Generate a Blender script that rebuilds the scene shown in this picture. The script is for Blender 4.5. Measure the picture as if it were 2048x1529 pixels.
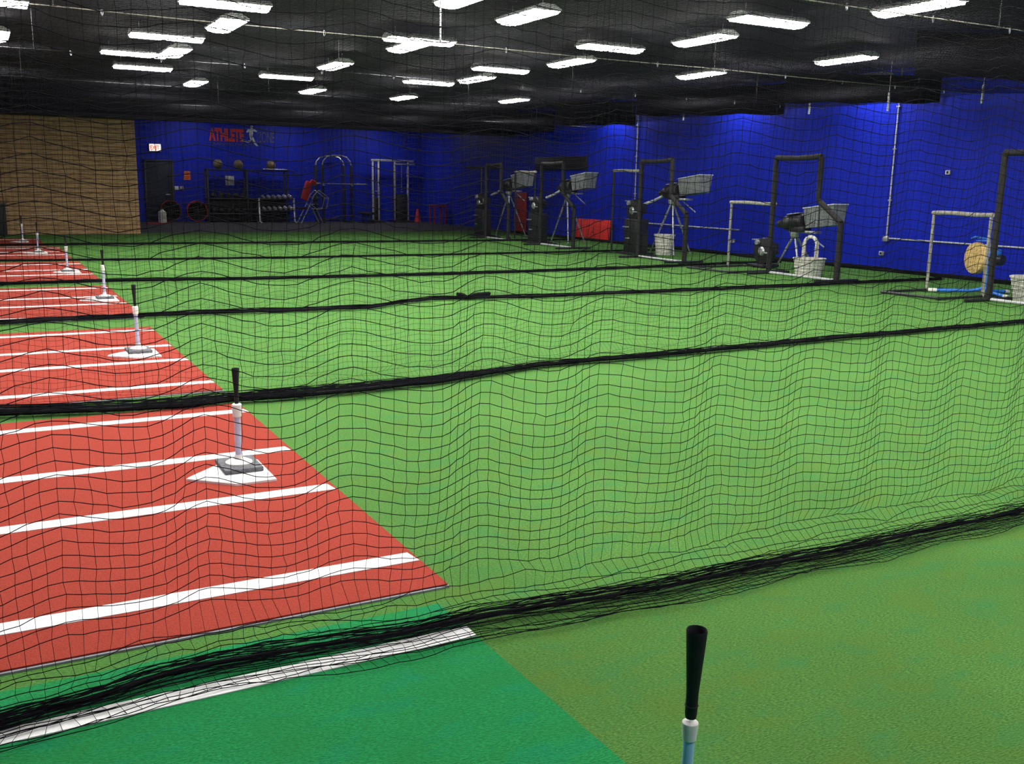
import bpy, bmesh, math, random
import numpy as np
from mathutils import Vector, Matrix

# ------------------------------------------------------------------ clear
for o in list(bpy.data.objects):
    bpy.data.objects.remove(o, do_unlink=True)
S = bpy.context.scene
COL = S.collection
rnd = random.Random(7)
PI = math.pi

# ------------------------------------------------------------------ camera, world, exposure
cam_d = bpy.data.cameras.new('camera')
cam_d.sensor_fit = 'HORIZONTAL'
cam_d.sensor_width = 36.0
cam_d.lens = 1931.0 / 2048.0 * 36.0
cam_d.clip_start = 0.05
cam_d.clip_end = 200
cam = bpy.data.objects.new('camera', cam_d)
COL.objects.link(cam)
RM = ((0.8787254279707091, -0.4769801464161599, 0.018208848467513236),
      (-0.07909909691647966, -0.18312977001186048, -0.9799014339220045),
      (0.47072811165755923, 0.8596240034225555, -0.19864948435645813))
r_, d_, f_ = (Vector(v) for v in RM)
cam.matrix_world = Matrix(((r_.x, -d_.x, -f_.x, 0), (r_.y, -d_.y, -f_.y, 0), (r_.z, -d_.z, -f_.z, 1.65), (0, 0, 0, 1)))
S.camera = cam
W = bpy.data.worlds.new('hall_air')
S.world = W
W.use_nodes = True
W.node_tree.nodes['Background'].inputs[0].default_value = (0.6, 0.65, 0.8, 1)
W.node_tree.nodes['Background'].inputs[1].default_value = 0.0
S.view_settings.view_transform = 'Standard'
S.view_settings.look = 'None'
S.view_settings.gamma = 1
S.view_settings.use_curve_mapping = False
S.view_settings.exposure = 0.0
LAMP = 51.0          # radiance of the fluorescent diffusers

# ------------------------------------------------------------------ materials
def lin(c):
    return tuple((x / 12.92 if x <= 0.04045 else ((x + 0.055) / 1.055) ** 2.4) for x in (v / 255.0 for v in c)) + (1,)

def mat(name, col, rough=0.7, metal=0.0, noise=0.0, nscale=20.0, bump=0.0, stretch=None, spec=0.3, col2=None):
    """plain procedural material: base colour broken up by a noise, optional bump"""
    m = bpy.data.materials.new(name)
    m.use_nodes = True
    nt = m.node_tree
    b = nt.nodes['Principled BSDF']
    b.inputs['Roughness'].default_value = rough
    b.inputs['Metallic'].default_value = metal
    b.inputs['Specular IOR Level'].default_value = spec
    c = col if len(col) == 4 else tuple(col) + (1,)
    b.inputs['Base Color'].default_value = c
    if noise > 0 or bump > 0:
        tc = nt.nodes.new('ShaderNodeTexCoord')
        mp = nt.nodes.new('ShaderNodeMapping')
        if stretch:
            mp.inputs['Scale'].default_value = stretch
        nz = nt.nodes.new('ShaderNodeTexNoise')
        nz.inputs['Scale'].default_value = nscale
        nz.inputs['Detail'].default_value = 4
        nt.links.new(tc.outputs['Object'], mp.inputs[0])
        nt.links.new(mp.outputs[0], nz.inputs[0])
        if noise > 0:
            mr = nt.nodes.new('ShaderNodeMapRange')
            mr.inputs[1].default_value = 0.3
            mr.inputs[2].default_value = 0.7
            nt.links.new(nz.outputs[0], mr.inputs[0])
            mx = nt.nodes.new('ShaderNodeMix')
            mx.data_type = 'RGBA'
            lo = tuple(x * (1 - noise) for x in c[:3]) + (1,)
            hi = (tuple(min(1, x * (1 + noise)) for x in c[:3]) + (1,)) if col2 is None else tuple(col2)
            mx.inputs[6].default_value = lo
            mx.inputs[7].default_value = hi
            nt.links.new(mr.outputs[0], mx.inputs[0])
            nt.links.new(mx.outputs[2], b.inputs['Base Color'])
        if bump > 0:
            bp = nt.nodes.new('ShaderNodeBump')
            bp.inputs['Strength'].default_value = bump
            bp.inputs['Distance'].default_value = 0.01
            nt.links.new(nz.outputs[0], bp.inputs['Height'])
            nt.links.new(bp.outputs[0], b.inputs['Normal'])
    return m

def emis(name, col, strength):
    m = bpy.data.materials.new(name)
    m.use_nodes = True
    b = m.node_tree.nodes['Principled BSDF']
    b.inputs['Base Color'].default_value = (0.8, 0.8, 0.8, 1)
    b.inputs['Emission Color'].default_value = tuple(col) + (1,)
    b.inputs['Emission Strength'].default_value = strength
    return m

def turf_mat(name, c1, c2, c3):
    """short synthetic grass: fine blade noise, brushed streaks and big soft patches"""
    m = bpy.data.materials.new(name)
    m.use_nodes = True
    nt = m.node_tree
    b = nt.nodes['Principled BSDF']
    b.inputs['Roughness'].default_value = 0.95
    b.inputs['Specular IOR Level'].default_value = 0.08
    tc = nt.nodes.new('ShaderNodeTexCoord')
    def noise(scale, sc, detail):
        mp = nt.nodes.new('ShaderNodeMapping')
        mp.inputs['Scale'].default_value = sc
        n = nt.nodes.new('ShaderNodeTexNoise')
        n.inputs['Scale'].default_value = scale
        n.inputs['Detail'].default_value = detail
        nt.links.new(tc.outputs['Object'], mp.inputs[0])
        nt.links.new(mp.outputs[0], n.inputs[0])
        return n
    def rng(n, a, bb):
        r = nt.nodes.new('ShaderNodeMapRange')
        r.inputs[1].default_value = a
        r.inputs[2].default_value = bb
        nt.links.new(n.outputs[0], r.inputs[0])
        return r
    fine = rng(noise(150, (0.5, 1.3, 1), 4), 0.32, 0.68)
    streak = rng(noise(14, (0.35, 1.6, 1), 5), 0.3, 0.7)
    big = rng(noise(0.9, (1, 1, 1), 3), 0.35, 0.65)
    def mix(fac, a, bb, amount=1.0):
        x = nt.nodes.new('ShaderNodeMix')
        x.data_type = 'RGBA'
        for s, v in ((6, a), (7, bb)):
            if isinstance(v, tuple):
                x.inputs[s].default_value = v
            else:
                nt.links.new(v, x.inputs[s])
        if amount != 1.0:
            mu = nt.nodes.new('ShaderNodeMath')
            mu.operation = 'MULTIPLY'
            mu.inputs[1].default_value = amount
            nt.links.new(fac, mu.inputs[0])
            fac = mu.outputs[0]
        nt.links.new(fac, x.inputs[0])
        return x.outputs[2]
    c = mix(fine.outputs[0], c1, c2)
    c = mix(streak.outputs[0], c, c3, 0.45)
    c = mix(big.outputs[0], c, c1, 0.25)
    cool = rng(noise(7, (0.6, 1.2, 1), 5), 0.52, 0.72)
    warm = rng(noise(5, (0.7, 1.1, 1.7), 5), 0.52, 0.72)
    c = mix(cool.outputs[0], c, (c3[0] * .42, c3[1] * .95, c3[2] * 1.7, 1), 0.45)
    c = mix(warm.outputs[0], c, (c3[0] * 1.25, c3[1] * .82, c3[2] * .6, 1), 0.45)
    nt.links.new(c, b.inputs['Base Color'])
    bp = nt.nodes.new('ShaderNodeBump')
    bp.inputs['Strength'].default_value = 0.6
    bp.inputs['Distance'].default_value = 0.008
    nt.links.new(fine.outputs[0], bp.inputs['Height'])
    nt.links.new(bp.outputs[0], b.inputs['Normal'])
    return m

def siding_mat(name, c, axis, scale):
    """painted ribbed sheet wall: slightly uneven paint, shallow vertical ribs in the bump"""
    m = mat(name, c, 0.5, 0, 0.10, 2.5, 0, (1, 1, 0.15), 0.12)
    nt = m.node_tree
    b = nt.nodes['Principled BSDF']
    tc = nt.nodes.new('ShaderNodeTexCoord')
    wv = nt.nodes.new('ShaderNodeTexWave')
    wv.bands_direction = axis
    wv.inputs['Scale'].default_value = scale
    wv.wave_profile = 'SIN'
    nt.links.new(tc.outputs['Object'], wv.inputs[0])
    bp = nt.nodes.new('ShaderNodeBump')
    bp.inputs['Strength'].default_value = 0.35
    bp.inputs['Distance'].default_value = 0.02
    nt.links.new(wv.outputs['Fac'], bp.inputs['Height'])
    nt.links.new(bp.outputs[0], b.inputs['Normal'])
    return m

def wood_mat(name):
    """rough horizontal wood boards, brown with grey and ochre streaks"""
    m = bpy.data.materials.new(name)
    m.use_nodes = True
    nt = m.node_tree
    b = nt.nodes['Principled BSDF']
    b.inputs['Roughness'].default_value = 0.85
    b.inputs['Specular IOR Level'].default_value = 0.1
    tc = nt.nodes.new('ShaderNodeTexCoord')
    mp = nt.nodes.new('ShaderNodeMapping')
    mp.inputs['Scale'].default_value = (1.2, 1.0, 16)
    n1 = nt.nodes.new('ShaderNodeTexNoise')
    n1.inputs['Scale'].default_value = 2.2
    n1.inputs['Detail'].default_value = 8
    n1.inputs['Roughness'].default_value = 0.7
    nt.links.new(tc.outputs['Object'], mp.inputs[0])
    nt.links.new(mp.outputs[0], n1.inputs[0])
    cr = nt.nodes.new('ShaderNodeValToRGB')
    e = cr.color_ramp.elements
    e[0].position = 0.30
    e[0].color = lin((96, 76, 62))
    e[1].position = 0.72
    e[1].color = lin((222, 190, 142))
    for p, c in ((0.42, (140, 110, 80)), (0.52, (178, 146, 98)), (0.62, (168, 140, 116))):
        k = cr.color_ramp.elements.new(p)
        k.color = lin(c)
    nt.links.new(n1.outputs[0], cr.inputs[0])
    wv = nt.nodes.new('ShaderNodeTexWave')
    wv.bands_direction = 'Z'
    wv.inputs['Scale'].default_value = 2.3
    wv.inputs['Distortion'].default_value = 0.6
    nt.links.new(tc.outputs['Object'], wv.inputs[0])
    mr = nt.nodes.new('ShaderNodeMapRange')
    mr.inputs[1].default_value = 0.0
    mr.inputs[2].default_value = 0.12
    nt.links.new(wv.outputs['Fac'], mr.inputs[0])
    mx = nt.nodes.new('ShaderNodeMix')
    mx.data_type = 'RGBA'
    mx.inputs[6].default_value = lin((84, 62, 50))
    nt.links.new(mr.outputs[0], mx.inputs[0])
    nt.links.new(cr.outputs[0], mx.inputs[7])
    nt.links.new(mx.outputs[2], b.inputs['Base Color'])
    return m

M = {}
M['turf'] = turf_mat('light_green_turf', (0.036, 0.112, 0.020, 1), (0.132, 0.305, 0.070, 1), (0.084, 0.215, 0.040, 1))
M['turf_dark'] = turf_mat('emerald_turf', (0.010, 0.165, 0.044, 1), (0.026, 0.31, 0.090, 1), (0.016, 0.235, 0.068, 1))
M['clay'] = mat('brick_red_carpet', (0.285, 0.044, 0.029), 0.95, 0, 0.22, 160, 0.3, spec=0.05)
M['line'] = mat('white_turf_line', (0.86, 0.86, 0.84), 0.9, 0, 0.05, 90, 0.2, spec=0.1)
M['mat_edge'] = mat('grey_mat_backing', (0.30, 0.29, 0.33), 0.8, 0, 0.1, 30)
M['gym_floor'] = mat('black_rubber_floor', (0.040, 0.039, 0.043), 0.75, 0, 0.35, 60)
M['blue'] = siding_mat('royal_blue_paint', (0.006, 0.019, 0.43, 1), 'Y', 1.6)
M['blue_back'] = siding_mat('royal_blue_paint_back', (0.006, 0.019, 0.43, 1), 'X', 1.6)
M['wood'] = wood_mat('rough_wood_boards')
M['ceil'] = mat('black_ceiling_paint', (0.020, 0.014, 0.026), 0.8, 0, 0.3, 1.5)
M['net'] = mat('black_net_twine', (0.007, 0.007, 0.009), 0.9, 0, 0.2, 40, spec=0.06)
M['drape'] = mat('black_gathered_net', (0.007, 0.007, 0.009), 0.95, 0, 0.5, 40, 0.4, spec=0.05)
M['rope'] = mat('black_rope', (0.010, 0.010, 0.012), 0.9, 0, 0.3, 90, 0.4, spec=0.1)
M['black'] = mat('black_rubber', (0.010, 0.011, 0.013), 0.6, 0, 0.2, 40)
M['black_metal'] = mat('black_enamel', (0.014, 0.014, 0.016), 0.4, 0, 0.15, 30, spec=0.5)
M['pad'] = mat('dark_grey_foam_pad', (0.017, 0.016, 0.016), 0.75, 0, 0.3, 18, 0.2)
M['pad_light'] = mat('worn_grey_foam_pad', (0.30, 0.28, 0.24), 0.8, 0, 0.35, 22, 0.2)
M['steel'] = mat('galvanised_steel', (0.52, 0.52, 0.55), 0.35, 0.7, 0.15, 25)
M['pipe'] = mat('pale_steel_pipe', (0.55, 0.55, 0.56), 0.45, 0.2, 0.12, 12)
M['tee_pole'] = mat('lavender_grey_tube', (0.50, 0.50, 0.68), 0.4, 0.1, 0.08, 30, spec=0.5)
M['tee_blue'] = mat('light_blue_tube', (0.36, 0.60, 0.92), 0.4, 0.1, 0.06, 30, spec=0.5)
M['white'] = mat('white_plastic', (0.80, 0.79, 0.74), 0.5, 0, 0.06, 25, spec=0.4)
M['cream'] = mat('worn_white_plastic', (0.68, 0.66, 0.58), 0.6, 0, 0.22, 18)
M['plate'] = mat('white_home_plate_rubber', (0.82, 0.81, 0.78), 0.6, 0, 0.06, 22)
M['tee_base'] = mat('grey_rubber_base', (0.12, 0.12, 0.13), 0.8, 0, 0.35, 60, 0.3)
M['grey_plastic'] = mat('grey_translucent_plastic', (0.20, 0.21, 0.22), 0.5, 0, 0.22, 9)
M['red'] = mat('red_vinyl', (0.62, 0.03, 0.028), 0.5, 0, 0.14, 6)
M['red_dark'] = mat('dark_red_paint', (0.35, 0.02, 0.018), 0.5, 0, 0.2, 12)
M['navy'] = mat('dark_logo_ink', (0.03, 0.02, 0.05), 0.6, 0, 0.1, 30)
M['machine_blue'] = mat('bright_blue_enamel', (0.02, 0.16, 0.62), 0.35, 0, 0.1, 15, spec=0.5)
M['tan'] = mat('tan_wheel_rubber', (0.62, 0.42, 0.16), 0.7, 0, 0.25, 18)
M['brown_ball'] = mat('worn_brown_leather', (0.14, 0.105, 0.07), 0.55, 0, 0.4, 9)
M['orange'] = mat('orange_paper', (0.72, 0.17, 0.05), 0.7, 0, 0.1, 30)
M['paper'] = mat('white_paper', (0.62, 0.64, 0.68), 0.8, 0, 0.06, 20)
M['ink'] = mat('dark_print', (0.10, 0.05, 0.05), 0.8, 0, 0.1, 30)
M['sign_red'] = mat('red_wall_lettering', (0.55, 0.035, 0.03), 0.6, 0, 0.15, 9)
M['sign_grey'] = mat('pale_grey_wall_lettering', (0.42, 0.45, 0.55), 0.6, 0, 0.15, 9)
M['sign_dim'] = mat('dim_grey_wall_lettering', (0.075, 0.085, 0.14), 0.6, 0, 0.15, 9)
M['door'] = mat('dark_door_paint', (0.012, 0.016, 0.032), 0.5, 0, 0.15, 5)
M['housing'] = mat('white_lamp_housing', (0.6, 0.6, 0.6), 0.5, 0, 0.05, 10)
M['lamp'] = emis('fluorescent_diffuser', (1.0, 0.98, 0.95), LAMP)
M['lamp_dim'] = emis('dimmed_fluorescent_diffuser', (1.0, 0.97, 0.92), LAMP * 0.46)  # weaker copy of the diffuser, strength set by the wall brightness it gives
M['exit_glow'] = emis('exit_sign_face', (1.0, 0.90, 0.82), 1.5)
M['exit_red'] = emis('exit_sign_letters', (1.0, 0.13, 0.03), 0.95)

# ------------------------------------------------------------------ mesh helpers
class MB:
    def __init__(s):
        s.v = []; s.f = []; s.mi = []; s.cur = 0; s.mats = []
    def use(s, m):
        if m not in s.mats:
            s.mats.append(m)
        s.cur = s.mats.index(m)
        return s
    def add(s, vs, fs):
        n = len(s.v)
        s.v += [tuple(p) for p in vs]
        for f in fs:
            s.f.append(tuple(i + n for i in f)); s.mi.append(s.cur)
        return s
    def box(s, c, d, rot=None):
        hx, hy, hz = d[0] / 2, d[1] / 2, d[2] / 2
        vs = [Vector((x, y, z)) for x in (-hx, hx) for y in (-hy, hy) for z in (-hz, hz)]
        if rot is not None:
            vs = [rot @ p for p in vs]
        c = Vector(c)
        return s.add([p + c for p in vs], [(0, 1, 3, 2), (4, 6, 7, 5), (0, 4, 5, 1), (2, 3, 7, 6), (0, 2, 6, 4), (1, 5, 7, 3)])
    def rbox(s, c, d, r=0.02, rot=None):
        """box with chamfered edges"""
        bm = bmesh.new()
        bmesh.ops.create_cube(bm, size=1)
        bmesh.ops.scale(bm, vec=Vector(d), verts=bm.verts)
        bmesh.ops.bevel(bm, geom=bm.edges[:], offset=min(r, min(d) * 0.45), segments=2, affect='EDGES', profile=0.5)
        c = Vector(c)
        vs = [((rot @ v.co) if rot is not None else v.co) + c for v in bm.verts]
        fs = [tuple(v.index for v in f.verts) for f in bm.faces]
        bm.free()
        return s.add(vs, fs)
    def tube(s, pts, r, seg=8, caps=True, closed=False):
        pts = [Vector(p) for p in pts]
        n = len(pts)
        rs = r if isinstance(r, (list, tuple)) else [r] * n
        rings = []
        up = None
        for i, p in enumerate(pts):
            if closed:
                t = pts[(i + 1) % n] - pts[i - 1]
            else:
                t = pts[min(i + 1, n - 1)] - pts[max(i - 1, 0)]
            t = t.normalized() if t.length > 1e-9 else Vector((0, 0, 1))
            if up is None:
                up = Vector((0, 0, 1)) if abs(t.z) < 0.9 else Vector((1, 0, 0))
            a = t.cross(up)
            if a.length < 1e-5:
                a = t.orthogonal()
            a.normalize()
            b = a.cross(t).normalized()
            up = b
            rings.append([p + (a * math.cos(2 * PI * k / seg) + b * math.sin(2 * PI * k / seg)) * rs[i] for k in range(seg)])
        vs = [q for ring in rings for q in ring]
        fs = []
        last = n if closed else n - 1
        for i in range(last):
            j = (i + 1) % n
            for k in range(seg):
                l = (k + 1) % seg
                fs.append((i * seg + k, i * seg + l, j * seg + l, j * seg + k))
        if caps and not closed:
            fs.append(tuple(range(seg))[::-1])
            fs.append(tuple((n - 1) * seg + k for k in range(seg)))
        return s.add(vs, fs)
    def lathe(s, prof, c=(0, 0, 0), axis='Z', seg=24, rot=None):
        """prof: list of (radius, height)"""
        c = Vector(c)
        vs = []
        for (r, h) in prof:
            for k in range(seg):
                a = 2 * PI * k / seg
                if axis == 'Z':
                    p = Vector((r * math.cos(a), r * math.sin(a), h))
                elif axis == 'X':
                    p = Vector((h, r * math.cos(a), r * math.sin(a)))
                else:
                    p = Vector((r * math.cos(a), h, r * math.sin(a)))
                vs.append((rot @ p if rot is not None else p) + c)
        fs = []
        for i in range(len(prof) - 1):
            for k in range(seg):
                l = (k + 1) % seg
                fs.append((i * seg + k, i * seg + l, (i + 1) * seg + l, (i + 1) * seg + k))
        if prof[0][0] > 1e-6:
            fs.append(tuple(range(seg))[::-1])
        if prof[-1][0] > 1e-6:
            fs.append(tuple((len(prof) - 1) * seg + k for k in range(seg)))
        return s.add(vs, fs)
    def prism(s, poly, z0, z1, top=True):
        """vertical prism over a ground polygon [(x,y)...]"""
        n = len(poly)
        vs = [(x, y, z0) for x, y in poly] + [(x, y, z1) for x, y in poly]
        fs = [tuple(range(n))[::-1]] + [(i, (i + 1) % n, n + (i + 1) % n, n + i) for i in range(n)]
        if top:
            fs.append(tuple(range(n, 2 * n)))
        return s.add(vs, fs)
    def sphere(s, c, r, seg=16, ring=10):
        prof = [(max(1e-4, r * math.sin(PI * i / ring)), -r * math.cos(PI * i / ring)) for i in range(ring + 1)]
        return s.lathe(prof, c, 'Z', seg)
    def build(s, name, parent=None, smooth=True):
        me = bpy.data.meshes.new(name)
        me.from_pydata(s.v, [], s.f)
        for m in s.mats:
            me.materials.append(m)
        me.polygons.foreach_set('material_index', s.mi)
        if smooth:
            me.polygons.foreach_set('use_smooth', [True] * len(s.f))
        bm = bmesh.new()
        bm.from_mesh(me)
        bmesh.ops.recalc_face_normals(bm, faces=bm.faces)
        bm.to_mesh(me)
        bm.free()
        if smooth:
            try:
                me.set_sharp_from_angle(angle=math.radians(38))
            except Exception:
                pass
        me.update()
        o = bpy.data.objects.new(name, me)
        COL.objects.link(o)
        if parent is not None:
            o.parent = parent
        return o

def mb(m):
    return MB().use(m)

def tag(o, label=None, cat=None, group=None, kind=None):
    if label: o['label'] = label
    if cat: o['category'] = cat
    if group: o['group'] = group
    if kind: o['kind'] = kind
    return o

def empty(name, loc, label, cat, group=None, rz=0.0):
    o = bpy.data.objects.new(name, None)
    o.empty_display_size = 0.2
    COL.objects.link(o)
    o.location = loc
    o.rotation_euler = (0, 0, rz)
    return tag(o, label, cat, group)

def copy_tree(o, parent=None):
    c = o.copy()
    COL.objects.link(c)
    if parent is not None:
        c.parent = parent
    for ch in list(o.children):
        copy_tree(ch, c)
    return c

def struct(o, label=None):
    o['kind'] = 'structure'
    if label: o['label'] = label
    return o

# ------------------------------------------------------------------ the setting
CEIL = 4.30
WALLX = lambda y: 18.15013842 - 0.02734206 * y      # right wall, very slightly skewed
LEFT, NEAR = -6.0, -5.0
BACKY, TURF_END, WOODY = 41.3, 32.55, 32.0
GX0, GX1 = 4.45, 17.75                              # weight room sides

def quad(name, pts, m, parent=None):
    return mb(m).add(pts, [tuple(range(len(pts)))]).build(name, parent, smooth=False)

struct(mb(M['turf']).prism([(LEFT, NEAR), (WALLX(NEAR), NEAR), (WALLX(TURF_END), TURF_END), (LEFT, TURF_END)], -0.12, 0.0).build('floor', smooth=False),
       'light green synthetic turf covering the batting cage hall')
struct(mb(M['gym_floor']).prism([(LEFT, TURF_END), (18.2, TURF_END), (18.2, BACKY + .2), (LEFT, BACKY + .2)], -0.12, 0.004).build('floor_gym', smooth=False),
       'black rubber floor of the weight area behind the turf')
struct(mb(M['ceil']).box(((LEFT + 18.6) / 2, (NEAR + BACKY) / 2, CEIL + 0.1), (18.6 - LEFT + .4, BACKY - NEAR + .6, 0.2)).build('ceiling', smooth=False),
       'black painted ceiling')
w0, w1 = (WALLX(NEAR), NEAR), (WALLX(TURF_END), TURF_END)
struct(mb(M['blue']).prism([w0, w1, (w1[0] + .25, w1[1]), (w0[0] + .25, w0[1])], 0, CEIL).build('wall_right', smooth=False),
       'royal blue wall behind the pitching machines')
struct(mb(M['blue']).prism([(GX1, TURF_END), (GX1, BACKY), (GX1 + .2, BACKY), (GX1 + .2, TURF_END)], 0, CEIL).build('wall_gym_right', smooth=False),
       'royal blue side wall of the weight area')
struct(mb(M['blue_back']).box(((LEFT + 18) / 2, BACKY + .1, CEIL / 2), (18 - LEFT, .2, CEIL)).build('wall_back', smooth=False),
       'royal blue back wall of the weight area')
struct(mb(M['blue']).box((LEFT - .1, (NEAR + BACKY) / 2, CEIL / 2), (.2, BACKY - NEAR, CEIL)).build('wall_left', smooth=False), 'blue wall behind the batters')
struct(mb(M['blue_back']).box(((LEFT + 18.3) / 2, NEAR - .1, CEIL / 2), (18.3 - LEFT, .2, CEIL)).build('wall_near', smooth=False), 'blue wall behind the camera')
struct(mb(M['wood']).box(((LEFT + 4.33) / 2, WOODY + .1, CEIL / 2), (4.33 - LEFT, .2, CEIL)).build('wall_wood', smooth=False),
       'brown rough wood partition at far left')
struct(mb(M['blue']).box((4.25, (WOODY + BACKY) / 2 + .1, CEIL / 2), (.16, BACKY - WOODY - .2, CEIL)).build('wall_gym_left', smooth=False), 'end of the wood partition')
struct(mb(M['ceil']).box(((LEFT + 17.2) / 2, 31.75, (3.42 + CEIL) / 2), (17.2 - LEFT, .36, CEIL - 3.42)).build('trim_bulkhead', smooth=False),
       'black bulkhead above the front of the weight area')

# ------------------------------------------------------------------ batting mats, plates and tees
MAT_X0, MAT_X1 = -2.6, 1.60
MATS = [(3.45, 7.21, 5.36, 1.60), (7.74, 11.52, 9.66, 1.60), (12.38, 16.30, 14.30, 1.66), (17.02, 21.30, 18.86, 1.67), (21.85, 26.05, 23.75, 1.62), (26.40, 29.9, 28.0, 1.36)]
ORD = ['nearest red batting mat, in front of the dark green mat', 'second red batting mat counting from the camera', 'third red batting mat counting from the camera',
       'fourth red batting mat counting from the camera', 'fifth red batting mat counting from the camera', 'farthest red batting mat, by the wood wall']
LY = [(0.0, 2)]
H = 0.014
def line_mesh(y0, y1, c, x1):
    b = MB()
    b.use(M['clay']).prism([(MAT_X0, y0), (x1, y0), (x1, y1), (MAT_X0, y1)], 0.004, H)
    # grey backing showing along the mat's edges
    b.use(M['mat_edge']).prism([(MAT_X0, y0 - .012), (x1 + .004, y0 - .012), (x1 + .004, y1 + .008), (MAT_X0, y1 + .008)], 0.0, 0.0075)
    return b
for i, (y0, y1, c, x1) in enumerate(MATS):
    k = (y1 - y0) / 3.76
    t = empty('batting_mat', (0, 0, 0), ORD[i] + ', with four white box lines', 'mat', 'red batting mats along the left')
    line_mesh(y0, y1, c, x1).build('carpet', t, smooth=False)
    offs = (-1.57, -0.43, 0.43, 1.57) if i < 5 else (-1.3, 1.3)
    for o in offs:
        yy = c + o * k
        w = 0.052
        b = mb(M['line'])
        # lines end a little unevenly at the mat edge
        e = x1 - rnd.uniform(0.0, 0.02)
        b.prism([(MAT_X0, yy - w), (e, yy - w + rnd.uniform(-.004, .004)), (e - .015, yy + w), (MAT_X0, yy + w)], H - .003, H + .003)
        b.build('box_line', t, smooth=False)
# dark green mat of the camera's own cage
t = empty('batting_mat', (0, 0, 0), 'emerald green batting mat in the left foreground with one white line under the net', 'mat')
mb(M['turf_dark']).prism([(MAT_X0, -1.0), (1.53, -1.0), (1.53, 2.0), (1.49, 3.30), (MAT_X0, 3.32)], 0.0, 0.008).build('carpet', t, smooth=False)
mb(M['line']).prism([(MAT_X0, 2.955), (1.50, 2.975), (1.50, 3.065), (MAT_X0, 3.05)], 0.005, 0.0115).build('box_line', t, smooth=False)

PLATE_X = [(0.89, 1.34), (0.95, 1.40), (1.10, 1.58), (1.05, 1.49), (0.76, 1.25), (0.62, 1.06)]
TEE = [(1.20, 5.45, .61), (1.235, 9.72, .67), (1.43, 14.38, .69), (1.29, 18.84, .67), (1.08, 23.95, .68), (0.925, 28.15, .68)]
PL = ['home plate under the nearest netted tee', 'home plate of the second red mat', 'home plate of the third red mat', 'home plate of the fourth red mat',
      'home plate of the fifth red mat', 'home plate of the farthest red mat']
TL = ['batting tee on the nearest red mat, white collar and black cone', 'batting tee on the second red mat, its cone against the turf', 'batting tee on the third red mat from the camera',
      'batting tee on the fourth red mat from the camera', 'batting tee on the fifth red mat from the camera', 'farthest batting tee, by the wood wall']
for i, (x0, x1) in enumerate(PLATE_X):
    c = TEE[i][1] - .08
    w = (x1 - x0) * 0.47
    xm = x0 + (x1 - x0) * 0.5
    b = mb(M['plate'])
    e = .012
    poly = [(x1, c - w), (x1, c + w), (xm, c + w), (x0, c), (xm, c - w)]
    inn = [(x1 - e, c - w + e), (x1 - e, c + w - e), (xm, c + w - e), (x0 + 1.5 * e, c), (xm, c - w + e)]
    z0, z1, z2 = H - .002, H + .012, H + .02
    b.add([(x, y, z0) for x, y in poly] + [(x, y, z1) for x, y in poly] + [(x, y, z2) for x, y in inn],
          [tuple(range(5))[::-1]] + [(j, (j + 1) % 5, 5 + (j + 1) % 5, 5 + j) for j in range(5)] +
          [(5 + j, 5 + (j + 1) % 5, 10 + (j + 1) % 5, 10 + j) for j in range(5)] + [tuple(range(10, 15))])
    tag(b.build('home_plate', smooth=False), 'white five-sided ' + PL[i], 'home plate', 'home plates on the red mats')

def make_tee(h, pole_m, label, loc, cone_h=0.20, base=True, group='batting tees', lean=(0, 0), slim=1.0):
    t = empty('batting_tee', loc, label, 'batting tee', group)
    if base:
        b = mb(M['tee_base'])
        b.rbox((0.0, 0, 0.013), (0.215, 0.275, 0.026), 0.004)
        b.build('base', t)
        b = mb(M['white'])
        b.lathe([(.0001, .026), (.075, .026), (.075, .033), (.055, .044), (.026, .05), (.022, .075)], seg=28)
        b.build('base_disc', t)
    col0 = h - cone_h - 0.015
    lx, ly = lean
    top = Vector((lx, ly, 0))
    P = lambda z: Vector((lx * z / h, ly * z / h, z))
    mb(pole_m).tube([P(.04), P(col0 - .03 * slim)], .0185 * (.62 if slim < 1 else 1), 16).build('lower_tube', t)
    # white collar, wider at the top with a rolled lip
    rot = Vector((0, 0, 1)).rotation_difference(Vector((lx, ly, h)).normalized()).to_matrix()
    mb(M['white']).lathe([(r * (.60 if slim < 1 else 1), z * (.55 if slim < 1 else 1)) for r, z in ((.0185, -.065), (.024, -.06), (.027, -.02), (.028, .0), (.0275, .008), (.022, .013), (.012, .013))], P(col0), 'Z', 24, rot).build('collar', t)
    # flexible black rubber cone, hollow at the top
    c = cone_h
    mb(M['black']).lathe([(.011, 0), (.0125, .01), (.0125, c * .28), (.0145, c * .45), (.0175, c * .68), (.0205, c * .92), (.0215, c), (.0205, c + .003),
                          (.0185, c), (.0165, c * .9), (.011, c * .6), (.0001, c * .55)], P(h - cone_h), 'Z', 28, rot).build('rubber_cone', t)
    if base:
        mb(M['black']).tube([P(h - cone_h + .028) + Vector((.0131 * math.cos(a), .0131 * math.sin(a), 0)) for a in [2 * PI * k / 16 for k in range(16)]], .0015, 6, closed=True).build('ring', t)
    return t
for i, (x, y, h) in enumerate(TEE):
    make_tee(h - H - .02, M['tee_pole'], TL[i], (x, y, H + .021), lean=(-0.012, 0.0) if i == 1 else (0, 0))
# the tee right in front of the camera: blue tube, cone rim 1.93 m away
make_tee(0.783, M['tee_blue'], 'close batting tee in the right foreground, light blue tube and tall black cone', (1.186, 1.396, 0.0), cone_h=0.19, lean=(0.012, 0.0), slim=.6)

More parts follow.
